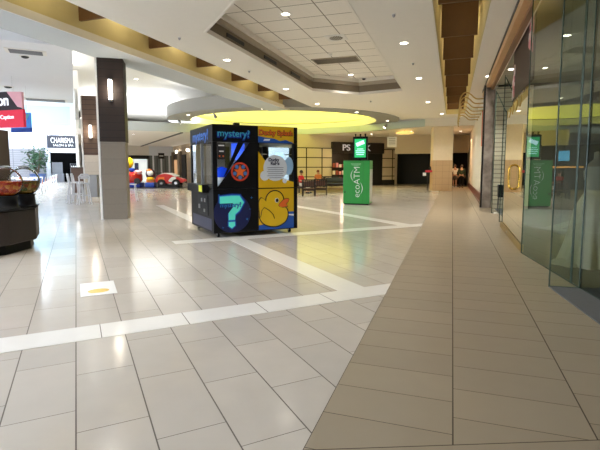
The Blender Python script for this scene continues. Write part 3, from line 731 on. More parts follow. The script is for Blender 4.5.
ptx('mystery_lettering', 'mystery?', .135, navy, .38, .70, 3, bold=.006); ptx('mystery_lettering', 'mystery?', .135, tblue, .38, .70, 4)
ptx('header_lettering', 'mystery?', .205, dblue, .47, 2.215, 0, bold=.016); ptx('header_lettering', 'mystery?', .205, mat('dim teal print', (66, 176, 190), .4), .47, 2.23, 1)
for u, z, r in ((.75, .38, .03), (.12, .93, .02), (.82, .6, .02), (.2, .22, .022), (.86, .85, .03)):
    pic('star_print', [(u+(r if i % 2 == 0 else r*.3)*math.cos(i*PI/4), z+(r if i % 2 == 0 else r*.3)*math.sin(i*PI/4)) for i in range(8)], tblue, 1)
# right half: rubber duck
pic('yellow_header', [(1.03, 2.06), (1.9, 2.06), (1.9, 2.41), (1.03, 2.41)], yel)
pic('wave_print', [(1.03, 2.06), (1.03, 2.2), (1.2, 2.17), (1.42, 2.15), (1.55, 2.1), (1.7, 2.13), (1.88, 2.07), (1.88, 2.06)], blu, 1)
pic('wave_print', [(1.15, 2.1), (1.3, 2.1), (1.32, 2.14), (1.18, 2.14)], wht, 2)
ptx('duck_header_lettering', 'Ducky Splash', .155, ink, 1.46, 2.275, 1, bold=.012); ptx('duck_header_lettering', 'Ducky Splash', .155, org, 1.46, 2.28, 2, bold=.003)
pic('yellow_corner', [(1.03, 1.06), (1.03, 1.87), (1.22, 1.62), (1.42, 1.3), (1.9, 1.18), (1.9, 1.06)], yel)
bub = mat('bubble print', (214, 222, 232), .4)
pic('bubble', ell((1.44, 1.5), .29, .29), bub, 1); pic('bubble', ell((1.18, 1.33), .11, .11, 24), bub, 2); pic('bubble', ell((1.67, 1.21), .055, .055, 20), bub, 2); pic('bubble', ell((1.78, 1.55), .11, .2, 24), mat('pale blue bubble', (150, 190, 226), .4), 0)
ptx('rules_lettering', 'Ducky', .10, navy, 1.40, 1.68, 3, bold=.004); ptx('rules_lettering', 'Rules', .10, navy, 1.43, 1.6, 3, bold=.004)
for i, w in enumerate((.4, .38, .42, .36, .4, .3)): pic('rules_line', [(1.44-w/2, 1.5-.045*i), (1.44+w/2, 1.5-.045*i), (1.44+w/2, 1.512-.045*i), (1.44-w/2, 1.512-.045*i)], mat('grey print', (110, 118, 140), .5), 3)
pic('yellow_panel', [(1.03, .12), (1.9, .12), (1.9, 1.035), (1.03, 1.035)], yel)
pic('panel_seam', [(1.03, 1.035), (1.9, 1.035), (1.9, 1.06), (1.03, 1.06)], blk)
pic('water_print', [(1.03, .12), (1.9, .12), (1.9, .50), (1.72, .5), (1.6, .3), (1.03, .22)], blu, 1)
pic('water_print', [(1.74, .42), (1.9, .40), (1.9, .44), (1.74, .45)], wht, 2)
dk = mat('duck yellow', (228, 188, 28), .35)
body = [(1.04, .74), (1.10, .83), (1.2, .76), (1.3, .66), (1.5, .62), (1.68, .60), (1.74, .5), (1.73, .38), (1.66, .27), (1.5, .19), (1.32, .19), (1.16, .25), (1.07, .36), (1.05, .5)]
hd = ell((1.42, .77), .21, .21)
pic('duck_outline', grow(smooth(body), .026), ink, 3); pic('duck_outline', ell((1.42, .77), .237, .237), ink, 3)
pic('duck_body', smooth(body), dk, 4); pic('duck_head', hd, dk, 5); pic('duck_body', ell((1.43, .6), .17, .09), dk, 6)
pic('duck_beak', grow(smooth([(1.55, .70), (1.66, .79), (1.77, .79), (1.75, .73), (1.70, .68), (1.74, .63), (1.6, .61), (1.52, .65)], 4), .012), ink, 6)
pic('duck_beak', smooth([(1.55, .70), (1.66, .79), (1.77, .79), (1.75, .73), (1.70, .68), (1.74, .63), (1.6, .61), (1.52, .65)], 4), org, 7)
pic('duck_eye', ell((1.47, .77), .05, .055, 20), wht, 6); pic('duck_eye', ell((1.475, .77), .035, .042, 20), ink, 7)
wb_ = BM(); tube(wb_, [(1.07-1, Y0-.013, .40), (1.1-1, Y0-.013, .55), (1.16-1, Y0-.013, .62), (1.28-1, Y0-.013, .55), (1.38-1, Y0-.013, .45), (1.41-1, Y0-.013, .36)], .008, 5); obj('duck_wing_line', wb_, ink, K)
# side face
def side(name, pts, m, lay=0): x1 = X0-.004-.0015*lay; return obj(name, prism(BM(), pts, x1, x1+.0015, 'yz'), m, K)
text('side_lettering', 'mystery?', .3, dblue, K, (X0-.007, 0, 2.21), (PI/2, 0, -PI/2), depth=.0007, bold=.014, sx=1.25); text('side_lettering', 'mystery?', .3, tblue, K, (X0-.009, 0, 2.225), (PI/2, 0, -PI/2), depth=.0007, sx=1.25)
obj('side_mullion', bx(BM(), X0-.01, X0+.03, -.1, -.02, 1.05, 2.05), mat('silver frame', (120, 122, 126), .35, .7), K)
rd = obj('card_reader', rb(X0-.14, X0, -.6, .75, .96, 1.14, .012), blk, K); obj('sticker', bx(BM(), X0-.142, X0-.138, -.57, -.3, .98, 1.12), mat('lime sticker', (214, 220, 40), .4), rd)
obj('coin_door', rb(X0-.012, X0, -.55, .3, .45, .9, .004), mat('coin door', (16, 17, 22), .4, spec=.2), K)
for y, z, r in ((-.35, .78, .05), (-.1, .78, .05), (.12, .62, .06), (-.3, .55, .045)): obj('coin_slot', rb(X0-.03, X0-.01, y-r, y+r, z-r*.8, z+r*.8, .006), steel, K)
side('space_print', [(-.8, .15), (.8, .15), (.8, .4), (-.8, .4)], navy)
# prizes standing inside
def on(u, y, z): return kc + Matrix.Rotation(ph, 3, 'Z') @ Vector((u-1, y, z))
t = thing('capsule_prize', 'white capsule prize with a shiny blue cap behind the left glass', 'prize', on(.32, -.55, 1.08))
obj('capsule', lathe(BM(), [(.12, 0), (.2, .05), (.23, .16), (.22, .22)], 24), wht, t, True); obj('cap', lathe(BM(), [(.23, .22), (.22, .3), (.15, .4), (.02, .45), (.0, .45)], 24), mat('glossy blue', (24, 74, 214), .15, emit=(20, 60, 220), es=.25), t, True)
t = thing('claw', 'silver prize claw hanging on a blue lit rail behind the left glass', 'claw', on(.72, -.5, 2.05))
obj('rail', bx(BM(), -.14, .14, -.05, .05, -.36, 0), mat('blue lit rail', (60, 110, 230), .3, emit=(50, 90, 240), es=.6), t); b = BM()
for k in range(3):
    a = 2*PI*k/3; u = Vector((math.cos(a), math.sin(a), 0)); tube(b, [Vector((0, 0, -.36)), u*.12+Vector((0, 0, -.46)), u*.03+Vector((0, 0, -.6))], .014, 6)
obj('fingers', b, chrome, t, True)
for i, (u, y, l) in enumerate(((1.25, .1, 'left'), (1.55, .2, 'right'))):
    t = thing('prize_tower', '%s grey prize tower behind the duck side glass' % l, 'prize rack', on(u, y, 1.08))
    obj('post', bx(BM(), -.05, .05, -.05, .05, 0, .93), mat('tower grey', (70, 76, 90), .4), t)
    for z in (.25, .5, .75): obj('shelf', bx(BM(), -.13, .13, -.13, .13, z, z+.02), steel, t)

# ================================================================== PHONE RECYCLING KIOSK
ep = at(343, 204.5); er = math.radians(2)
ec_ = ep + Matrix.Rotation(er, 3, 'Z') @ Vector((.54, .42, 0))
E_ = thing('recycling_kiosk', 'bright green phone recycling kiosk with a lit sign on top', 'kiosk', ec_, er)
grn = mat('kiosk green', (38, 148, 60), .4); grd = mat('kiosk dark green', (24, 110, 42), .4)
obj('cabinet', rb(-.54, .54, -.42, .42, .05, 1.8, .012), grn, E_); obj('plinth', bx(BM(), -.5, .5, -.38, .38, 0, .05), blk, E_)
obj('top_rim', bx(BM(), -.53, .53, -.425, .42, 1.775, 1.805), grd, E_)
obj('door_seam', bx(BM(), .27, .28, -.424, -.42, .08, 1.74), grd, E_)
obj('side_panel', bx(BM(), .54, .546, -.38, .38, .1, 1.45), mat('speckled side panel', (196, 204, 192), .4, var=.2, scale=40), E_)
obj('lock', tube(BM(), [(-.46, -.42, .52), (-.46, -.435, .52)], .04, 14), mat('lock green', (22, 90, 36), .4), E_, True)
text('logo_lettering', 'ecoATM', .36, wht, E_, (.03, -.424, .93), (PI/2, -PI/2, 0), depth=.001, bold=-.004)
def swoosh(pts, w):
    b = BM(); n = len(pts)
    L = []; Rr = []
    for i, p in enumerate(pts):
        d = Vector(pts[min(i+1, n-1)])-Vector(pts[max(i-1, 0)]); d.normalize(); nn = Vector((-d.y, d.x))*w*math.sin(PI*(i+.15)/(n-.7)); L.append(tuple(Vector(p)+nn)); Rr.append(tuple(Vector(p)-nn))
    for i in range(n-1):
        b.faces.new([b.verts.new((q[0], -.4245, q[1])) for q in (L[i], L[i+1], Rr[i+1], Rr[i])])
    return b
obj('logo_swoosh', swoosh([(-.12-.10*math.sin(PI*i/12), .95+.5*i/12) for i in range(13)], .014), wht, E_)
obj('logo_swoosh', swoosh([(.17+.08*math.sin(PI*i/12), .42+.5*i/12) for i in range(13)], .014), wht, E_)
for i, w in enumerate((.42, .36, .2)): obj('slogan_line', bx(BM(), -.02-w/2, -.02+w/2, -.4235, -.42, 1.66-.045*i, 1.678-.045*i), mat('pale green print', (150, 205, 158), .4), E_)
sg = obj('sign_case', rb(-.20, .40, -.16, .0, 1.84, 2.78, .012), blk, E_)
obj('sign_post', bx(BM(), .04, .16, -.12, -.04, 1.8, 1.86), blk, E_)
obj('screen', bx(BM(), -.13, .33, -.164, -.158, 1.93, 2.68), mat('green screen', (24, 150, 84), .3, emit=(24, 160, 90), es=.8), sg)
b = bx(BM(), -.17, .17, -.168, -.164, -.075, .075); bmesh.ops.rotate(b, verts=b.verts[:], matrix=Matrix.Rotation(-math.radians(22), 3, 'Y'), cent=(0, 0, 0)); bmesh.ops.translate(b, verts=b.verts[:], vec=(.1, 0, 2.5))
scw = mat('screen white', (190, 232, 240), .3, emit=(190, 232, 240), es=.8)
obj('screen_picture', b, scw, sg)
for i, w in enumerate((.26, .36, .36, .3)): obj('screen_line', bx(BM(), .1-w/2, .1+w/2, -.168, -.164, 2.26-.075*i, 2.285-.075*i), scw, sg)
for x in (-.1, .1, .3): obj('sign_lamp', tube(BM(), [(x, -.08, 2.78), (x, -.12, 2.88)], [.02, .04], 10), blk, sg, True)

# ================================================================== GUMBALL STAND AT LEFT
def cam_xy(lat, dep): return Vector((lat*math.cos(PS)-dep*math.sin(PS), lat*math.sin(PS)+dep*math.cos(PS), 0))
gc = cam_xy(-6.3, 8.1)
t = thing('gumball_stand', 'round dark brown counter holding gumball globes at the left edge', 'display stand', gc)
obj('drum', lathe(BM(), [(1.36, .17), (1.38, .19), (1.38, .74), (1.36, .76)], 12), mat('umber laminate', (46, 37, 34), .45), t)
obj('plinth', lathe(BM(), [(1.27, 0), (1.27, .17)], 12), blk, t); obj('counter_top', lathe(BM(), [(1.40, .76), (1.40, .79), (.01, .79)], 12), mat('dark top', (34, 28, 28), .35), t)
gglass = glass_mat('globe glass', (250, 250, 250), 1.12, 1.6)
cm = [candy_mat('orange candy', [(160, 58, 26), (176, 86, 30), (150, 44, 26), (186, 120, 44), (136, 50, 34)], 16), candy_mat('mixed candy', [(112, 88, 32), (142, 112, 40), (92, 74, 32), (126, 70, 32), (72, 84, 32)], 16)]
def globe(label, lat, dep, m):
    p = cam_xy(lat, dep); T = thing('gumball_machine', label, 'gumball machine', (p.x, p.y, .79), PS-.6, 'gumball machines on the round stand')
    bs = obj('base', lathe(BM(), [(.2, 0), (.2, .03), (.17, .06), (.16, .2), (.18, .24)], 20), blk, T, True)
    obj('coin_mechanism', rb(-.055, .055, -.21, -.14, .06, .19, .008), chrome, bs); obj('knob', tube(BM(), [(0, -.2, .13), (0, -.24, .13)], .03, 12), chrome, bs, True); obj('chute', rb(-.04, .04, -.24, -.14, .01, .06, .006), chrome, bs)
    r = .26; cz = .24+.225
    obj('globe', lathe(BM(), [(r*math.sin(a), cz-r*math.cos(a)) for a in [PI*(.14+.74*i/20) for i in range(21)]], 32), gglass, T, True)
    obj('candy', lathe(BM(), [(.01, cz-.247)]+[(.247*math.sin(a), cz-.247*math.cos(a)) for a in [PI*(.08+.44*i/14) for i in range(15)]]+[(.01, cz+.03)], 28), m, T, True)
    obj('lid', lathe(BM(), [(.1, cz+.23), (.1, cz+.26), (.06, cz+.285), (.001, cz+.29)], 20), chrome, T, True)
globe('nearest gumball globe full of orange candy, at the front of the round stand', -5.0, 7.65, cm[0]); globe('gumball globe of mixed olive candy behind the orange one on the stand', -5.02, 8.2, cm[1])
globe('third gumball globe at the left edge, mostly out of frame', -5.55, 7.2, cm[0])
p = cam_xy(-5.82, 8.5); T = thing('vending_tower', 'tall dark vending tower at the left edge behind the globes', 'vending machine', (p.x, p.y, .79), PS)
obj('lower_case', rb(-.25, .25, -.2, .2, 0, .52, .01), mat('dark brown case', (48, 36, 32), .4), T); obj('upper_case', rb(-.25, .25, -.2, .2, .52, 1.42, .01), mat('bronze case', (66, 54, 50), .4), T)
obj('window', bx(BM(), -.2, .2, -.205, -.2, .6, 1.05), mat('grey window', (120, 126, 136), .2), T); obj('picture', bx(BM(), -.2, .2, -.205, -.2, 1.1, 1.36), mat('dark picture', (58, 34, 34), .4), T)
b = BM(); random.seed(3)
for k in range(14): ball(b, (random.uniform(-.15, .15), -.21, random.uniform(.62, .8)), .035, u=8, v=6)
obj('capsules', b, cm[1], T, True)

# ================================================================== PEOPLE
def skin(V, Ed, R, sub=1, root=0):
    me = bpy.data.meshes.new('sk'); me.from_pydata(V, Ed, []); o = bpy.data.objects.new('sk', me); C.objects.link(o)
    o.modifiers.new('s', 'SKIN')
    if not me.skin_vertices: 
        bpy.context.view_layer.objects.active = o
    for i, r in enumerate(R):
        sv = me.skin_vertices[0].data[i]; sv.radius = (r, r) if not isinstance(r, tuple) else r; sv.use_root = (i == root)
    m = o.modifiers.new('u', 'SUBSURF'); m.levels = sub; m.render_levels = sub
    bpy.context.view_layer.update(); dg = bpy.context.evaluated_depsgraph_get()
    out = bpy.data.meshes.new_from_object(o.evaluated_get(dg)); bpy.data.objects.remove(o); b = BM(); b.from_mesh(out); bpy.data.meshes.remove(out); return b
def person(label, loc, rz, J, top, bottom, shoe, hair, sleeve=.5, leg=1.0, skinc=(186, 136, 106), longhair=False):
    """J: joints; hip/knee/ankle/toe and shoulder/elbow/wrist/hand for l and r, plus pelvis, spine, chest, neck, head"""
    t = thing('person', label, 'person', loc, rz); sk = mat('skin %d' % skinc[0], skinc, .5)
    names = ['pelvis', 'spine', 'chest', 'neck', 'jaw', 'head']; V = [J[n] for n in names]; Ed = [(i, i+1) for i in range(5)]; R = [(.14, .11), (.125, .095), (.15, .105), .055, .075, (.085, .1)]
    fing = BM()
    for s in 'lr':
        k = len(V); V += [J['sh'+s], J['el'+s], J['wr'+s], J['ha'+s]]; Ed += [(2, k), (k, k+1), (k+1, k+2), (k+2, k+3)]; R += [.06, .043, .028, (.038, .022)]
        k = len(V); V += [J['hi'+s], J['kn'+s], J['an'+s], J['to'+s]]; Ed += [(0, k), (k, k+1), (k+1, k+2), (k+2, k+3)]; R += [.09, .058, .036, .035]
        w, h = Vector(J['wr'+s]), Vector(J['ha'+s]); d = (h-w).normalized(); a = d.orthogonal().normalized(); c = d.cross(a)
        for f in range(4):
            o = h+a*(.024-.016*f); L = (.07, .078, .074, .058)[f]; tube(fing, [o, o+d*L*.55+c*.006, o+d*L*.95+c*.022], [.0095, .009, .007], 6)
        o = w+d*.03+a*.03; tube(fing, [o, o+a*.03+d*.03, o+a*.034+d*.062], [.011, .01, .008], 6)
    hp = Vector(J['head']); b = skin(V, Ed, R, 2)
    ball(b, hp+Vector((0, -.098, -.02)), .016, (1, 1.2, 1.6), 8, 6)
    for sx in (-1, 1): ball(b, hp+Vector((sx*.092, 0, -.01)), .026, (.4, .8, 1.2), 8, 6)
    obj('body', join([b, fing]), sk, t, True)
    e = BM()
    for sx in (-1, 1): ball(e, hp+Vector((sx*.034, -.09, .005)), .012, u=8, v=6)
    obj('eyes', e, black, t)
    obj('mouth', bx(BM(), hp.x-.025, hp.x+.025, hp.y-.1, hp.y-.085, hp.z-.06, hp.z-.052), mat('lips', (150, 80, 74), .5), t)
    hb = ball(BM(), hp+Vector((0, .022, .03)), .108, (.95, 1.0, 1.02), 16, 10)
    if longhair: ball(hb, hp+Vector((0, .06, -.1)), .085, (1.0, .6, 1.6), 14, 8)
    obj('hair', hb, hair, t, True)
    V = [J[n] for n in names[:3]]+[tuple(Vector(J['chest']).lerp(Vector(J['neck']), .75))]; Ed = [(0, 1), (1, 2), (2, 3)]; R = [(.155, .125), (.145, .115), (.17, .125), .075]
    for s in 'lr':
        k = len(V); V += [J['sh'+s], tuple(Vector(J['sh'+s]).lerp(Vector(J['el'+s]), min(1, sleeve*2)))]; Ed += [(2, k), (k, k+1)]; R += [.075, .06]
        if sleeve > .5: V += [tuple(Vector(J['el'+s]).lerp(Vector(J['wr'+s]), (sleeve-.5)*2))]; Ed += [(k+1, k+2)]; R += [.045]
    obj('shirt', skin(V, Ed, R, 2), top, t, True)
    V = [J['pelvis'], tuple(Vector(J['pelvis']).lerp(Vector(J['spine']), .4))]; Ed = [(0, 1)]; R = [(.16, .13), (.15, .12)]
    for s in 'lr':
        k = len(V); V += [J['hi'+s]]; R += [.105]; Ed += [(0, k)]
        if leg <= .5: V += [tuple(Vector(J['hi'+s]).lerp(Vector(J['kn'+s]), leg*2))]; R += [.085]; Ed += [(k, k+1)]
        else: V += [J['kn'+s], tuple(Vector(J['kn'+s]).lerp(Vector(J['an'+s]), (leg-.5)*2))]; R += [.075, .055]; Ed += [(k, k+1), (k+1, k+2)]
    obj('trousers' if leg > .5 else 'shorts', skin(V, Ed, R, 2), bottom, t, True)
    for s in 'lr':
        a, q = Vector(J['an'+s]), Vector(J['to'+s]); d = (q-a); d.z = 0; d.normalize(); m = (a+q)/2; m.z = min(a.z, q.z)
        b = rb(-.045, .045, -.15, .11, 0, .085, .03); yaw = math.atan2(d.x, -d.y)
        obj('shoe', b, shoe, t, True, loc=(a.x+d.x*.06, a.y+d.y*.06, max(0, a.z-.085)), rot=(0, 0, math.atan2(d.y, d.x)+PI/2))
    return t
walk = dict(pelvis=(0, 0, .93), spine=(0, -.01, 1.12), chest=(0, -.01, 1.33), neck=(0, -.005, 1.47), jaw=(0, -.02, 1.55), head=(0, -.02, 1.63),
            shl=(.19, 0, 1.4), ell=(.24, .1, 1.13), wrl=(.23, .05, .89), hal=(.225, .02, .81), shr=(-.19, 0, 1.4), elr=(-.24, -.04, 1.13), wrr=(-.23, -.16, .91), har=(-.225, -.21, .84),
            hil=(.1, 0, .88), knl=(.1, -.14, .49), anl=(.1, -.17, .085), tol=(.1, -.29, .04), hir=(-.1, 0, .88), knr=(-.1, .03, .48), anr=(-.1, .2, .11), tor=(-.1, .1, .04))
stand = dict(walk, ell=(.25, .02, 1.13), wrl=(.25, -.03, .88), hal=(.245, -.06, .8), elr=(-.25, .02, 1.13), wrr=(-.25, -.02, .88), har=(-.245, -.05, .8), knl=(.1, -.05, .48), anl=(.1, -.06, .085), tol=(.1, -.18, .04), knr=(-.1, .0, .48), anr=(-.1, .08, .09), tor=(-.1, -.03, .04))
pw = at(454.5, 187.3); person('person in a white shirt and grey shorts walking in the far corridor', (pw.x, 37.0, 0), PI, walk, mat('white shirt', (232, 226, 216), .8), mat('grey shorts', (86, 82, 78), .8), wht, mat('brown hair', (70, 46, 30), .6), .45, .42)
person('person in a dark green top and black trousers walking in the far corridor', (.66, 36.3, 0), PI, stand, mat('dark green top', (44, 62, 46), .8), mat('black trousers', (20, 20, 24), .8), black, mat('black hair', (24, 20, 18), .6), .9, .98, (200, 160, 130))
sit = dict(pelvis=(0, 0, .52), spine=(0, .03, .72), chest=(0, .02, .93), neck=(0, 0, 1.08), jaw=(0, -.02, 1.16), head=(0, -.03, 1.24),
           shl=(.19, .02, 1.0), ell=(.24, -.06, .76), wrl=(.16, -.27, .72), hal=(.12, -.34, .71), shr=(-.19, .02, 1.0), elr=(-.24, -.06, .76), wrr=(-.16, -.27, .72), har=(-.12, -.34, .71),
           hil=(.09, -.03, .5), knl=(.11, -.45, .5), anl=(.11, -.44, .09), tol=(.11, -.56, .04), hir=(-.09, -.03, .5), knr=(-.11, -.45, .5), anr=(-.11, -.42, .09), tor=(-.11, -.54, .04))

# ================================================================== SEATING AREA BEYOND THE MACHINE
wood = mat('dark chair wood', (34, 20, 15), .45, var=.12); cush = mat('slate cushion', (70, 76, 88), .7); cushb = mat('brown cushion', (96, 62, 46), .7)
def armchair(name, label, loc, rz, w, cm_, grp=None):
    t = thing(name, label, 'chair' if w < 1 else 'bench', loc, rz, grp)
    for sx in (-1, 1):
        for y, h in ((-.32, .62), (.32, .9)): obj('leg', rb(sx*(w/2-.03)-.03, sx*(w/2-.03)+.03, y-.03, y+.03, 0, h, .006), wood, t)
        obj('armrest', rb(sx*(w/2-.03)-.04, sx*(w/2-.03)+.04, -.36, .34, .62, .66, .008), wood, t)
    obj('seat_frame', bx(BM(), -w/2+.03, w/2-.03, -.34, .34, .3, .38), wood, t)
    obj('seat_cushion', rb(-w/2+.06, w/2-.06, -.34, .28, .36, .42, .025), cm_, t)
    b = bx(BM(), -w/2+.03, w/2-.03, .29, .35, .84, .9); bx(b, -w/2+.03, w/2-.03, .29, .35, .48, .53); n = max(5, int(w/.11))
    for k in range(n): x = -w/2+.09+(w-.18)*k/(n-1); bx(b, x-.018, x+.018, .305, .335, .53, .84)
    obj('back_slats', b, wood, t)
    obj('back_cushion', rb(-w/2+.08, w/2-.08, .2, .29, .5, .8, .03), cm_, t)
    return t
ca, cb_ = at(300, 194.2), at(318, 193)
s1 = at(301.2, 193.2); s2 = at(318, 189.5)
armchair('armchair', 'dark wooden armchair with the person in a red shirt', (s1.x, s1.y, 0), math.radians(80), .72, cushb)
person('person in a red shirt and white trousers seated in an armchair', (s1.x, s1.y, 0), math.radians(80), sit, mat('red shirt', (190, 24, 34), .8), mat('white trousers', (228, 222, 214), .8), black, mat('dark brown hair', (40, 24, 18), .6), .5, .95)
armchair('armchair', 'dark wooden armchair with the person in an orange top', (s2.x, s2.y, 0), math.radians(-10), .72, cushb)
person('person in an orange top with auburn hair seated behind the chair backs', (s2.x, s2.y, 0), math.radians(-10), sit, mat('orange top', (206, 120, 70), .8), mat('brown trousers', (70, 50, 42), .8), black, mat('auburn hair', (110, 34, 26), .6), .5, .95, (208, 150, 118), True)
s3 = at(309, 196); armchair('armchair', 'empty dark slatted armchair seen from behind, left of its pair', (s3.x, s3.y, 0), math.radians(195), .72, cushb)
s4 = at(320.5, 195); armchair('armchair', 'empty dark slatted armchair seen from behind, right of its pair', (s4.x, s4.y, 0), math.radians(195), .72, cushb)
s5 = at(335.5, 188.8); armchair('bench', 'long dark wooden bench with slate cushions right of the armchairs', (s5.x, s5.y, 0), math.radians(8), 1.7, cush)
tb = at(311, 190.5); t = thing('coffee_table', 'small dark round table between the armchairs', 'table', (tb.x, tb.y+.3, 0))
obj('tabletop', lathe(BM(), [(.34, .5), (.35, .52), (.34, .54)], 24), wood, t, True); obj('pedestal', lathe(BM(), [(.2, 0), (.05, .04), (.04, .5)], 16), wood, t, True)
struct('floor', prism(BM(), [(-11.5, 25), (-6.0, 26.6), (-5.6, 33.5), (-12.5, 33)], 0, .006), mat('brown seating floor', (92, 74, 60), .6))
# waist-high menu stand by the far column
q = at(427.2, 191.3); t = thing('menu_stand', 'slim black stand with a red and white holder beside the far cream column', 'stand', (q.x, q.y, 0))
obj('foot', lathe(BM(), [(.22, 0), (.22, .02), (.03, .04)], 20), black, t, True); obj('post', tube(BM(), [(0, 0, .03), (0, 0, 1.25)], .03, 10), black, t, True)
obj('red_tray', rb(-.14, .28, -.12, .12, 1.22, 1.36, .01), mat('red tray', (186, 40, 56), .4), t); obj('bottle', lathe(BM(), [(.06, 1.36), (.06, 1.55), (.03, 1.62)], 14, (.14, 0, 0)), black, t, True)
obj('white_box', rb(-.3, -.1, -.1, .1, 1.0, 1.2, .01), wht, t)

# far shop front (P.S. sign), grid panels, openings
def dbox(name, px0, px1, z0, z1, m, th=.1, off=0, parent=None):
    out = []
    for px in (px0, px1):
        d = _ray(px, 160); tt = (DP-off)/(d.y-d.x); out.append((d.x*tt, d.y*tt))
    p, q = out; e = th*.70711
    b = prism(BM(), [p, q, (q[0]+e, q[1]-e), (p[0]+e, p[1]-e)], z0, z1)
    return struct(name, b, m) if parent is None else obj(name, b, m, parent)
def dpos(px, z, off=0):
    d = _ray(px, 160); tt = (DP-off)/(d.y-d.x); return Vector((d.x*tt, d.y*tt, z))
signb = mat('brown black sign board', (34, 27, 24), .5)
t = thing('shop_sign', 'dark shop sign board with pale letters behind the green kiosk', 'sign'); dbox('board', 331, 382, 2.75, 3.66, signb, .3, 0, t)
slet = mat('pale sign letters', (206, 206, 214), .4, emit=(210, 210, 225), es=.15)
o_ = text('lettering', 'PS PINK', .72, slet, t, dpos(356.5, 3.18, .46), (PI/2, 0, PI/4), depth=.02, bold=.008, sx=1.15)
dbox('wall_back', 331, 348, 0, 2.75, mat('dark shop recess', (40, 31, 26), .5), .06)
dbox('wall_back', 369, 382, 0, 2.75, darkw, .06); dbox('wall_back', 348, 369, 0, 2.75, darkw, .05)
gridm = grid_mat('beige panel with dark joints', (212, 198, 174), (44, 34, 26), 1.02, .78, .035, axes=(0, 2))
dbox('wall_back', 296, 331, .45, 3.15, gridm, .12); dbox('wall_back', 382, 394, .45, 3.15, gridm, .12)
dbox('baseboard_back', 296, 331, 0, .45, darkw, .14); dbox('baseboard_back', 382, 394, 0, .45, darkw, .14)
dbox('wall_back', 225, 297, 0, 3.1, darkw, .1)
dbox('window_16', 275, 283, 2.0, 2.7, glow('blue shop screen', (90, 170, 226), 1.2), .04, .2)
dbox('window_17', 264, 294, 1.5, 1.62, glow('warm shop strip', (240, 170, 90), 1.0), .04, .2)
sh = glow('lit shop display', (255, 214, 190), 1.2)
t = thing('display_rack', 'lit display rack of pink and white goods in the dark shop behind the green kiosk', 'shelf'); tp = dpos(338, 0, .4)
t.location = tp; t.rotation_euler = (0, 0, PI/4)
obj('frame', join([bx(BM(), -.6, .6, -.04, 0, z, z+.04) for z in (.3, .9, 1.5, 2.1)]+[bx(BM(), x, x+.05, -.04, 0, 0, 2.3) for x in (-.6, .55)]), wood, t)
random.seed(11)
for i in range(12):
    x, z = -.45+.3*(i % 4), .34+.6*(i//4); obj('goods', rb(x-.1, x+.1, -.16, -.04, z, z+random.uniform(.25, .42), .02), [mat('pink goods', (214, 140, 146), .6), mat('white goods', (224, 214, 206), .6), mat('rust goods', (150, 70, 52), .6)][i % 3], t)
point(tp+Vector((.6, -.9, 2.3)), 14, (255, 220, 190))
q = dpos(389, 0, .6); t = thing('hanging_sign', 'small white hanging sign with grey lines above the dark opening', 'sign', (q.x+.1, q.y, 3.75))
t.location = (-4.5, 35.6, 3.95); t.rotation_euler = (0, 0, .1)
obj('panel', bx(BM(), -.36, .36, -.02, .02, -.85, -.05), wht, t); obj('lines', join([bx(BM(), -.26, .26, -.024, -.02, -.2-.14*i, -.15-.14*i) for i in range(4)]), mat('grey sign lines', (150, 156, 166), .5), t)
obj('hanger', join([tube(BM(), [(x, 0, -.05), (x, 0, .24)], .01, 6) for x in (-.3, .3)]), steel, t)
struct('wall_back', bx(BM(), -4.62, -.95, 38.6, 38.8, 2.68, 4.2), beige)
struct('wall_back', bx(BM(), -1.0, 1.25, 39.8, 40.0, 2.75, 4.2), beige)
struct('wall_back', bx(BM(), -.95, -.6, 32.3, 46, 0, 4.2), beige)
t = thing('pendant_lamp', 'flat gold ceiling lamp above the dark opening left of the far column', 'ceiling light', (-3.35, 33.6, 4.2))
obj('shade', lathe(BM(), [(.05, -.04), (.62, -.12), (.66, -.2), (.5, -.26), (.01, -.28)], 28), mat('gold fabric shade', (226, 196, 104), .5, emit=(255, 220, 130), es=.5), t, True); obj('stem', tube(BM(), [(0, 0, 0), (0, 0, -.05)], .04, 10), gold, t, True)

# ================================================================== FOOD COURT AT LEFT
# Charisma shop front
cb2 = mat('charcoal sign board', (52, 56, 70), .6)
t = thing('shop_sign', 'charcoal shop sign with white letters above the food court entrance', 'sign')
def cpart(name, px0, px1, z0, z1, m, off, th=.1, parent=None):
    p, q = dhit(px0, off), dhit(px1, off); e = th*.70711
    b = prism(BM(), [(p.x, p.y), (q.x, q.y), (q.x+e, q.y-e), (p.x+e, p.y-e)], z0, z1)
    return obj(name, b, m, parent) if parent is not None else struct(name, b, m)
cpart('board', 48, 79, 3.62, 4.95, cb2, .4, .15, t)
cw = mat('sign white', (240, 242, 248), .5, emit=(240, 242, 248), es=.4)
q = dhit(63, .66); text('lettering', 'CHARISMA', .80, cw, t, (q.x, q.y, 4.40), (PI/2, 0, PI/4), depth=.02, sx=.56)
q = dhit(64, .66); text('lettering', 'SALON & SPA', .32, cw, t, (q.x, q.y, 3.9), (PI/2, 0, PI/4), depth=.02)
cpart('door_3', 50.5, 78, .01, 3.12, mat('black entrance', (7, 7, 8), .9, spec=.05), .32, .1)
sal = mat('salon grey', (110, 112, 120), .5)
cpart('trim_57', 46, 50.5, 0, 3.6, coolw, .32, .2); cpart('trim_58', 78, 81, 0, 3.6, coolw, .32, .2); cpart('trim_59', 46, 81, 3.12, 3.6, coolw, .32, .25)
t = thing('salon_station', 'grey salon station inside the dark entrance', 'counter', dhit(57, 1.0)); t.rotation_euler = (0, 0, PI/4)
obj('mirror', rb(-.5, .5, -.03, .03, .9, 2.1, .01), mat('mirror grey', (150, 156, 166), .15, .6), t); obj('cabinet', rb(-.6, .6, -.25, .25, 0, .9, .01), sal, t)
t = thing('salon_station', 'narrow lit salon shelf at the right of the dark entrance', 'shelf', dhit(74, 1.0)); t.rotation_euler = (0, 0, PI/4)
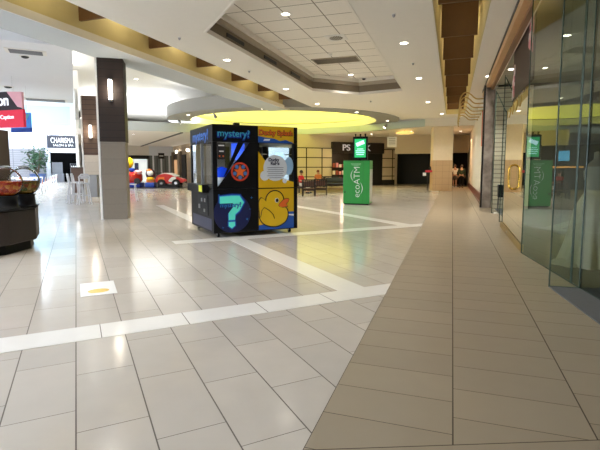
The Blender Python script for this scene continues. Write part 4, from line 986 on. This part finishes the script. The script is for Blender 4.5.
obj('frame', join([bx(BM(), -.4, .4, -.15, .15, z, z+.05) for z in (.4, .9, 1.4, 1.9)]+[bx(BM(), x, x+.05, -.15, .15, 0, 2.0) for x in (-.4, .35)]), sal, t)
obj('bottles', join([lathe(BM(), [(.06, 0), (.06, .22), (.02, .3)], 8, (-.25+.17*k, 0, z)) for k in range(4) for z in (.45, .95, 1.45)]), wht, t)
for px in (51, 62, 75):
    q = dhit(px, .7); t = thing('sign_spotlight', '%s small spotlight over the charcoal shop sign' % {51: 'left', 62: 'middle', 75: 'right'}[px], 'spotlight', (q.x, q.y, 5.1)); t.rotation_euler = (0, 0, PI/4)
    obj('arm', tube(BM(), [(0, .25, .1), (0, -.4, .1)], .03, 8), white, t); obj('lamp', tube(BM(), [(0, -.4, .12), (0, -.35, -.08)], [.08, .16], 12), lampg, t)
# potted tree
q = dhit(37, 3.2); t = thing('potted_tree', 'leafy green tree in a blue pot against the brick wall', 'plant', (q.x, q.y, 0))
obj('pot', lathe(BM(), [(.55, 0), (.75, .85), (.8, .9), (.7, .92), (.01, .86)], 24), mat('blue pot', (70, 96, 150), .4), t, True)
b = BM(); random.seed(5)
for k in range(7):
    a = random.uniform(0, 2*PI); r = random.uniform(.3, 1.0); tube(b, [(0, 0, .8), (.4*r*math.cos(a), .4*r*math.sin(a), 1.7), (r*math.cos(a), r*math.sin(a), random.uniform(2.2, 3.3))], [.06, .04, .02], 6)
obj('stems', b, mat('bark', (90, 72, 54), .8), t); b = BM()
for k in range(420):
    v = Vector((random.gauss(0, .5), random.gauss(0, .5), random.gauss(2.4, .55))); v.x = max(-1.2, min(1.2, v.x)); v.y = max(-1.2, min(.9, v.y)); u = Vector((random.uniform(-1, 1), random.uniform(-1, 1), random.uniform(-.6, .5))).normalized()*.2; w = u.orthogonal().normalized()*.075
    b.faces.new([b.verts.new(x) for x in (v-u, v+w, v+u, v-w)])
obj('leaves', b, mat('leaf green', (52, 84, 58), .5, var=.3, scale=2), t)
# dining chairs and tables along the walk
orgp = mat('orange seat', (224, 96, 36), .5)
def dining_chair():
    t = thing('dining_chair', '', 'chair', (0, 0, 0), 0, 'white and orange dining chairs in the food court')
    for sx in (-1, 1):
        for sy in (-1, 1): obj('leg', tube(BM(), [(sx*.19, sy*.19, .45), (sx*.23, sy*.23, 0)], .016, 6), wht, t)
    obj('seat', rb(-.22, .22, -.22, .22, .44, .48, .015), wht, t)
    obj('back_frame', tube(BM(), [(-.2, .2, .46), (-.21, .25, .85), (-.15, .27, .93), (.15, .27, .93), (.21, .25, .85), (.2, .2, .46)], .018, 6), wht, t)
    obj('backrest', rb(-.18, .18, .23, .26, .6, .88, .01), orgp, t); return t
c0 = None; P0, P1 = at(38, 194.5), at(55.5, 183.6)
for i in range(8):
    f = i/8; x, y = P0.x+(P1.x-P0.x)*f, P0.y+(P1.y-P0.y)*f
    if c0 is None: c0 = t = dining_chair(); t.location = (x, y, 0); t.rotation_euler = (0, 0, -PI*.25)
    else: t = dup(c0, (x, y, 0), -PI*.25)
    t['label'] = ['nearest', 'second', 'third', 'fourth', 'fifth', 'sixth', 'seventh', 'farthest'][i]+' white and orange dining chair in the row leading to the charcoal shop'
tb0 = None
for i in range(4):
    f = i/4*.85+.03; x, y = P0.x+(P1.x-P0.x)*f-.75, P0.y+(P1.y-P0.y)*f-.75
    if tb0 is None:
        tb0 = t = thing('dining_table', '', 'table', (x, y, 0), PI/4, 'white food court tables')
        obj('tabletop', rb(-.45, .45, -.45, .45, .72, .76, .01), wht, t); obj('pedestal', lathe(BM(), [(.28, 0), (.28, .02), (.05, .05), (.05, .72)], 16), wht, t, True)
    else: t = dup(tb0, (x, y, 0))
    t['label'] = ['nearest', 'second', 'third', 'farthest'][i]+' white square table behind the row of orange backed chairs'
for i, (px, py, l) in enumerate(((8, 189, 'behind the globes, at the left frame edge'), (18, 187.5, 'below the brick wall behind the gumball globes'))):
    q = at(px, py); dup(tb0, (q.x, q.y, 0), .3, 'white food court table %s' % l)
q = at(25, 190.5); dup(c0, (q.x, q.y, 0), 2.0, 'white and orange dining chair between the globes and the potted tree')
# tall white stools and the brown partition
def stool(label, px, py, rz):
    q = at(px, py); t = thing('bar_stool', label, 'stool', (q.x, q.y, 0), rz, 'white counter stools by the second column'); m = mat('white stool metal', (206, 206, 210), .4)
    for sx in (-1, 1):
        for sy in (-1, 1): obj('leg', tube(BM(), [(sx*.15, sy*.15, .86), (sx*.24, sy*.24, 0)], .027, 8), m, t)
    obj('seat', rb(-.2, .2, -.2, .2, .85, .9, .02), m, t)
    obj('footrest', tube(BM(), [(-.2, -.2, .38), (.2, -.2, .38), (.2, .2, .38), (-.2, .2, .38), (-.2, -.2, .38)], .014, 6), m, t)
    obj('backrest', tube(BM(), [(-.18, .17, .88), (-.2, .21, 1.14), (-.12, .23, 1.24), (.12, .23, 1.24), (.2, .21, 1.14), (.18, .17, .88)], .03, 8), m, t)
    obj('back_panel', rb(-.15, .15, .205, .225, 1.06, 1.2, .008), m, t)
stool('white counter stool at the left end of the group by the second column', 74.5, 203, 2.5); stool('white counter stool in the middle of the group by the second column', 78.5, 202, 2.2); stool('white counter stool at the right, closest to the second column', 84.5, 204.5, -2.2)
q = at(85, 193); t = thing('partition', 'dark brown waist-high partition behind the white stools', 'partition', (q.x, q.y, 0), math.radians(20))
obj('panel', rb(-.75, .75, -.06, .06, 0, 1.5, .01), stripe_mat('brown slat panel', (84, 62, 50), (50, 36, 30), .3, .03), t); obj('cap_rail', rb(-.78, .78, -.09, .09, 1.5, 1.55, .01), mat('dark brown cap', (58, 42, 36), .5), t)
q = at(95.5, 202); t = thing('litter_bin', 'grey square litter bin between the second and the near column', 'bin', (q.x-.1, q.y+.1, 0), .33)
obj('bin_body', rb(-.2, .2, -.2, .2, .22, 1.2, .01), mat('bin grey', (150, 150, 150), .4), t); obj('plinth', rb(-.3, .3, -.26, .26, 0, .22, .01), tile2, t)
q = at(135, 201); t = thing('bar_stool', 'white metal stool half hidden by the near column on its right', 'stool', (q.x-.15, q.y, 0), .5)
for sx in (-1, 1):
    for sy in (-1, 1): obj('leg', tube(BM(), [(sx*.14, sy*.14, .74), (sx*.22, sy*.22, 0)], .018, 8), wht, t)
obj('seat', rb(-.19, .19, -.19, .19, .74, .78, .015), wht, t)
# hanging signs over the food court
t = thing('hanging_sign', 'red and black hanging sign with white letters at the left edge', 'sign', (-14.16, 12.0, 2.92), 0)
redc = mat('crimson sign', (214, 36, 66), .5, emit=(214, 36, 66), es=.15)
obj('red_panel', bx(BM(), -2.6, 0, -.05, .05, 0, .60), redc, t); obj('black_panel', prism(BM(), [(-2.6, .60), (-.02, .60), (-.06, .66), (-.25, .70), (-.72, 1.24), (-2.6, 1.24)], -.05, .05, 'xz'), mat('sign black', (36, 26, 38), .5), t)
obj('pink_panel', prism(BM(), [(-.02, .62), (-.08, .66), (-.25, .70), (-.72, 1.24), (-.04, 1.2)], -.045, .045, 'xz'), mat('sign pink', (236, 176, 186), .5), t)
text('lettering', 'on', .52, cw, t, (-.62, -.06, .93), align='RIGHT', depth=.008, bold=.012); text('lettering', 'Caption', .2, cw, t, (-.42, -.06, .36), align='RIGHT', depth=.008)
obj('hanger', join([tube(BM(), [(x, 0, 1.2), (x, 0, 1.79)], .004, 6) for x in (-.5, -2.2)]), steel, t)
q = Vector((-16.2, 13.6, 3.31)); t = thing('hanging_sign', 'bright blue hanging sign behind the red and black one', 'sign', (q.x, q.y, q.z-.4), .1)
obj('panel', bx(BM(), -.5, .42, -.04, .04, 0, .75), mat('sky blue sign', (70, 140, 226), .5, emit=(70, 140, 226), es=.25), t); obj('lower_strip', bx(BM(), -.5, .42, -.05, .05, 0, .16), mat('royal blue strip', (30, 84, 190), .5), t)
obj('swirl', prism(BM(), smooth([(-.1, .3), (.15, .35), (.36, .6), (.4, .72), (.1, .6)], 4), -.046, -.04, 'xz'), mat('cyan print', (120, 214, 232), .5), t)
obj('hanger', join([tube(BM(), [(x, 0, .75), (x, 0, 4.7-q.z+.4)], .004, 6) for x in (-.3, .25)]), steel, t)
# floor sticker
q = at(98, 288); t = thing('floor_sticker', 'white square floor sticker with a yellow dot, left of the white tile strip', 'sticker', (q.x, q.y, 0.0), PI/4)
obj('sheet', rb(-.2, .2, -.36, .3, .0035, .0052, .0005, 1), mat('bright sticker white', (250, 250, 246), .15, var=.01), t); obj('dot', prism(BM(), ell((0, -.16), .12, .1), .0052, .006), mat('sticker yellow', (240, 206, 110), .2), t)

# ================================================================== LEFT WING: RIDES AND SHOP FRONTS
ma_ = at(152, 188)
t = thing('floor_mat', 'long black rubber mat under the coin rides', 'mat', (ma_.x, ma_.y+.3, 0), math.radians(19))
obj('sheet', rb(-2.2, 2.3, -1.4, 1.6, .001, .03, .01), black, t)
red_ = mat('toy red', (206, 40, 34), .3); bl_ = mat('toy blue', (34, 62, 170), .3); ye_ = mat('toy yellow', (248, 208, 30), .3); gr_ = mat('toy green', (50, 150, 70), .3); orr = mat('toy orange', (236, 130, 40), .3)
ax = Matrix.Rotation(math.radians(19), 3, 'Z')
def rp(u, v=0): return Vector((ma_.x, ma_.y, 0)) + ax @ Vector((u, v+.4, 0))
t = thing('kiddie_ride', 'red and blue coin ride with a big yellow globe on top, beside the near column', 'ride', rp(-1.6, .2), math.radians(19))
t.location.z = .03; t.scale = (1.12, 1.12, 1.15)
obj('base', rb(-.62, .62, -.5, .5, 0, .32, .08), bl_, t, True)
obj('cab', lathe(BM(), [(.5, .32), (.62, .5), (.6, .85), (.4, 1.0), (.01, 1.02)], 20), red_, t, True)
obj('nose', ball(BM(), (-.42, -.35, .58), .33, (1, .8, .9)), wht, t, True); obj('hood', ball(BM(), (.4, -.2, 1.0), .26, (1.1, 1, .6)), mat('toy pink', (240, 180, 186), .4), t, True)
for sx in (-.34, .44): obj('wheel', tube(BM(), [(sx, -.56, .42), (sx, -.44, .42)], .2, 16), mat('toy dark', (40, 40, 44), .4), t, True)
obj('blue_collar', lathe(BM(), [(.36, 1.0), (.42, 1.12), (.36, 1.26), (.01, 1.3)], 20, (-.28, 0, 0)), bl_, t, True); obj('globe', ball(BM(), (-.36, 0, 1.62), .4), ye_, t, True)
obj('panel', rb(.1, .34, .0, .2, 1.0, 1.62, .05), mat('toy navy', (30, 36, 70), .3), t)
b = BM()
b.free()
for k in range(6): obj('lamp', ball(BM(), (-.35+.15*k, -.5-.04*(k % 2), .74+.12*(k % 3)), .06, u=8, v=6), orr, t, True)
t = thing('kiddie_ride', 'small coin ride with a round orange and white face, in the middle of the mat', 'ride', rp(-.28, .3), math.radians(19)); t.location.z = .03
obj('base', rb(-.36, .36, -.4, .4, 0, .36, .06), mat('toy royal blue', (46, 84, 190), .3), t, True); obj('column', rb(-.3, .3, -.25, .25, .36, .62, .05), orr, t, True)
obj('body', ball(BM(), (0, -.05, 1.0), .38, (1, .8, 1.1)), mat('toy plum', (60, 34, 60), .3), t, True); obj('face', ball(BM(), (.02, -.24, 1.08), .25, (1, .6, 1)), wht, t, True); obj('cap', ball(BM(), (-.06, -.22, 1.28), .2, (1.1, .7, .6)), orr, t, True); obj('belt', ball(BM(), (.02, -.22, .66), .2, (1.4, .7, .8)), ye_, t, True)
t = thing('race_car_ride', 'red and white race car coin ride at the right end of the mat', 'ride', rp(1.3, .1), math.radians(19)); t.location.z = .03
obj('plinth', rb(-.9, .75, -.45, .45, 0, .2, .03), black, t)
obj('car_body', prism(BM(), smooth([(-.95, .35), (-.95, .85), (-.5, 1.02), (.0, .98), (.45, .8), (1.05, .62), (1.1, .45), (.6, .34)], 4), -.34, .34, 'xz'), red_, t)
obj('hood', prism(BM(), smooth([(-.85, .9), (-.4, 1.1), (.2, 1.05), (.6, .86), (.3, .84), (-.3, .9)], 4), -.3, .3, 'xz'), wht, t)
obj('white_flash', prism(BM(), smooth([(-.1, .5), (.2, .8), (.5, .72), (.2, .42)], 4), -.352, .352, 'xz'), wht, t); obj('yellow_flash', prism(BM(), [(-.9, .5), (-.4, .55), (-.4, .8), (-.9, .75)], -.35, .35, 'xz'), orr, t)
for x in (-.6, .5):
    for y in (-.44, .44):
        w = obj('wheel', tube(BM(), [(x, y-.09, .34), (x, y+.09, .34)], .29, 20), mat('tyre', (22, 22, 24), .6), t, True); obj('hub', tube(BM(), [(x, y-.1, .34), (x, y+.1, .34)], .11, 12), chrome, w, True)
obj('spoiler', bx(BM(), -1.05, -.8, -.4, .4, 1.06, 1.12), black, t); obj('steering_wheel', lathe(BM(), [(.13, -.02), (.15, 0), (.13, .02), (.11, 0), (.13, -.02)], 16, (-.1, 0, 1.15)), black, t, True)
# wing shop fronts on the right-hand wall (x+y = WS)
def wpart(name, px0, px1, z0, z1, m, th=.12, off=0):
    out = []
    for px in (px0, px1):
        d = _ray(px, 160); tt = (WS-off)/(d.x+d.y); out.append((d.x*tt, d.y*tt))
    p, q = out; e = th*.70711
    return struct(name, prism(BM(), [p, q, (q[0]-e, q[1]-e), (p[0]-e, p[1]-e)], z0, z1), m)
wpart('door_4', 182.5, 186.5, 0, 2.9, darkw); wpart('door_5', 174.5, 180, 0, 3.0, mat('dark brown entrance', (58, 46, 38), .6)); wpart('door_6', 167, 172, 0, 3.0, darkw)
wpart('trim_60', 180, 182.5, 0, 3.3, mat('taupe pier', (140, 126, 108), .6), .3); wpart('trim_61', 172, 174.5, 0, 3.3, mat('taupe pier', (140, 126, 108), .6), .3)
wpart('window_13', 175.5, 179, .8, 2.4, mat('warm shop window', (120, 90, 70), .3, emit=(220, 170, 120), es=.5), .16)
for px, l in ((170, 'farthest'), (177, 'middle'), (188, 'nearest')):
    d = _ray(px, 160); tt = (WS-.4)/(d.x+d.y); t = thing('wall_lamp', '%s round wall lamp over the wing shop entrances' % l, 'wall lamp', (d.x*tt, d.y*tt, 3.25))
    obj('bracket', tube(BM(), [(0, 0, 0), (.3, .3, .1)], .03, 8), steel, t); obj('lamp', ball(BM(), (0, 0, 0), .16), lampg, t, True)
# shop at the end of the wing: white front with black sign
we = at(157, 181.5)
dE = 76.0
def epart(name, s0, s1, z0, z1, m, th=.15, parent=None, off=0):
    b = prism(BM(), [D45(s0, dE-off), D45(s1, dE-off), D45(s1, dE-off-th), D45(s0, dE-off-th)], z0, z1)
    return struct(name, b, m) if parent is None else obj(name, b, m, parent)
def spx(px):
    d = _ray(px, 160); tt = dE/(d.y-d.x); return (d.x+d.y)*tt
epart('wall_back', spx(118), spx(127), 0, 3.95, white); epart('wall_back', spx(127), spx(149), 2.5, 3.95, white); epart('trim_62', spx(127), spx(149), 2.5, 2.9, black, .3)
epart('wall_back', spx(149), spx(173), 2.9, 3.95, coolw); epart('window_14', spx(128), spx(147), 0, 2.5, mat('bright shop interior', (214, 222, 220), .5, emit=(226, 236, 236), es=.5))
for i, px in enumerate((149, 153, 157, 161, 165, 169)): epart('trim_%d' % (63+i), spx(px)-.12, spx(px)+.12, 0, 2.9, coolw if i % 2 else greyp, .3)
epart('window_15', spx(149), spx(173), 0, 2.9, mat('grey shop glass', (120, 130, 132), .15))
t = thing('shop_sign', 'small black sign plate on the pale shop front behind the coin rides', 'sign'); epart('plate', spx(158), spx(164), 2.55, 3.2, black, .1, t, .32)
epart('white_line', spx(159), spx(163), 2.82, 2.92, wht, .02, t, .43)

# ================================================================== LIGHT
for i in range(6):                        # cove lights on top of the ring wash the high ceiling
    a = PI*.78+PI*.75*i/5; area('uplight', (RC[0]+7.3*math.cos(a), RC[1]+7.3*math.sin(a), 5.42), 2.4, 25, (248, 251, 255), (PI, 0, a), 1.0)
x, y = D45(7.2, 54); area('uplight', (x, y, 4.3), 9, 330, (248, 251, 255), (PI, 0, PI/4), 9)  # unseen area lamp added above the wing ceiling to brighten the high one
x, y = D45(6.5, 45.6); area('uplight', (x, y, 4.62), 9, 170, (248, 251, 255), (PI, 0, PI/4), .8)  # unseen strip added behind the wing fascia, lifts the dark upper ceiling
for d in (21, 24, 27, 30, 33): x, y = D45(-.6, d); point((x, y, 5.65), 45, (255, 252, 246), .1, 'fill_lamp')  # point lamps added on top of the food court soffit to whiten its surroundings
for x, y in ((-9.3, 12.5), (-9.3, 15.5), (-9.3, 18.5)): point((x-.6, y, 5.3), 3, (255, 252, 246), .1, 'fill_lamp')  # weak point lamps added beside the beam to lift the high ceiling
for i in range(11):                       # strip lamps between the coffer dividers
    point((.06, 3.9+2.63*i-.05 if i < 10 else 28.2, 5.7), 5, (255, 232, 180), .08, 'coffer_lamp')
for i in range(9): point((-8.1, 2.3+2.62*i, 5.7), 9, (255, 238, 200), .08, 'coffer_lamp')
w = bpy.data.worlds.new('World'); sc.world = w; w.use_nodes = True
bg = w.node_tree.nodes['Background']; bg.inputs[0].default_value = lin((255, 250, 242)); bg.inputs[1].default_value = .34
sc.view_settings.view_transform = 'Standard'; sc.view_settings.look = 'None'; sc.view_settings.gamma = 1; sc.view_settings.use_curve_mapping = False
sc.view_settings.exposure = .8
sc.cycles.max_bounces = 8; sc.cycles.diffuse_bounces = 5; sc.cycles.transparent_max_bounces = 12; sc.cycles.sample_clamp_indirect = 6
sc.cycles.use_denoising = True
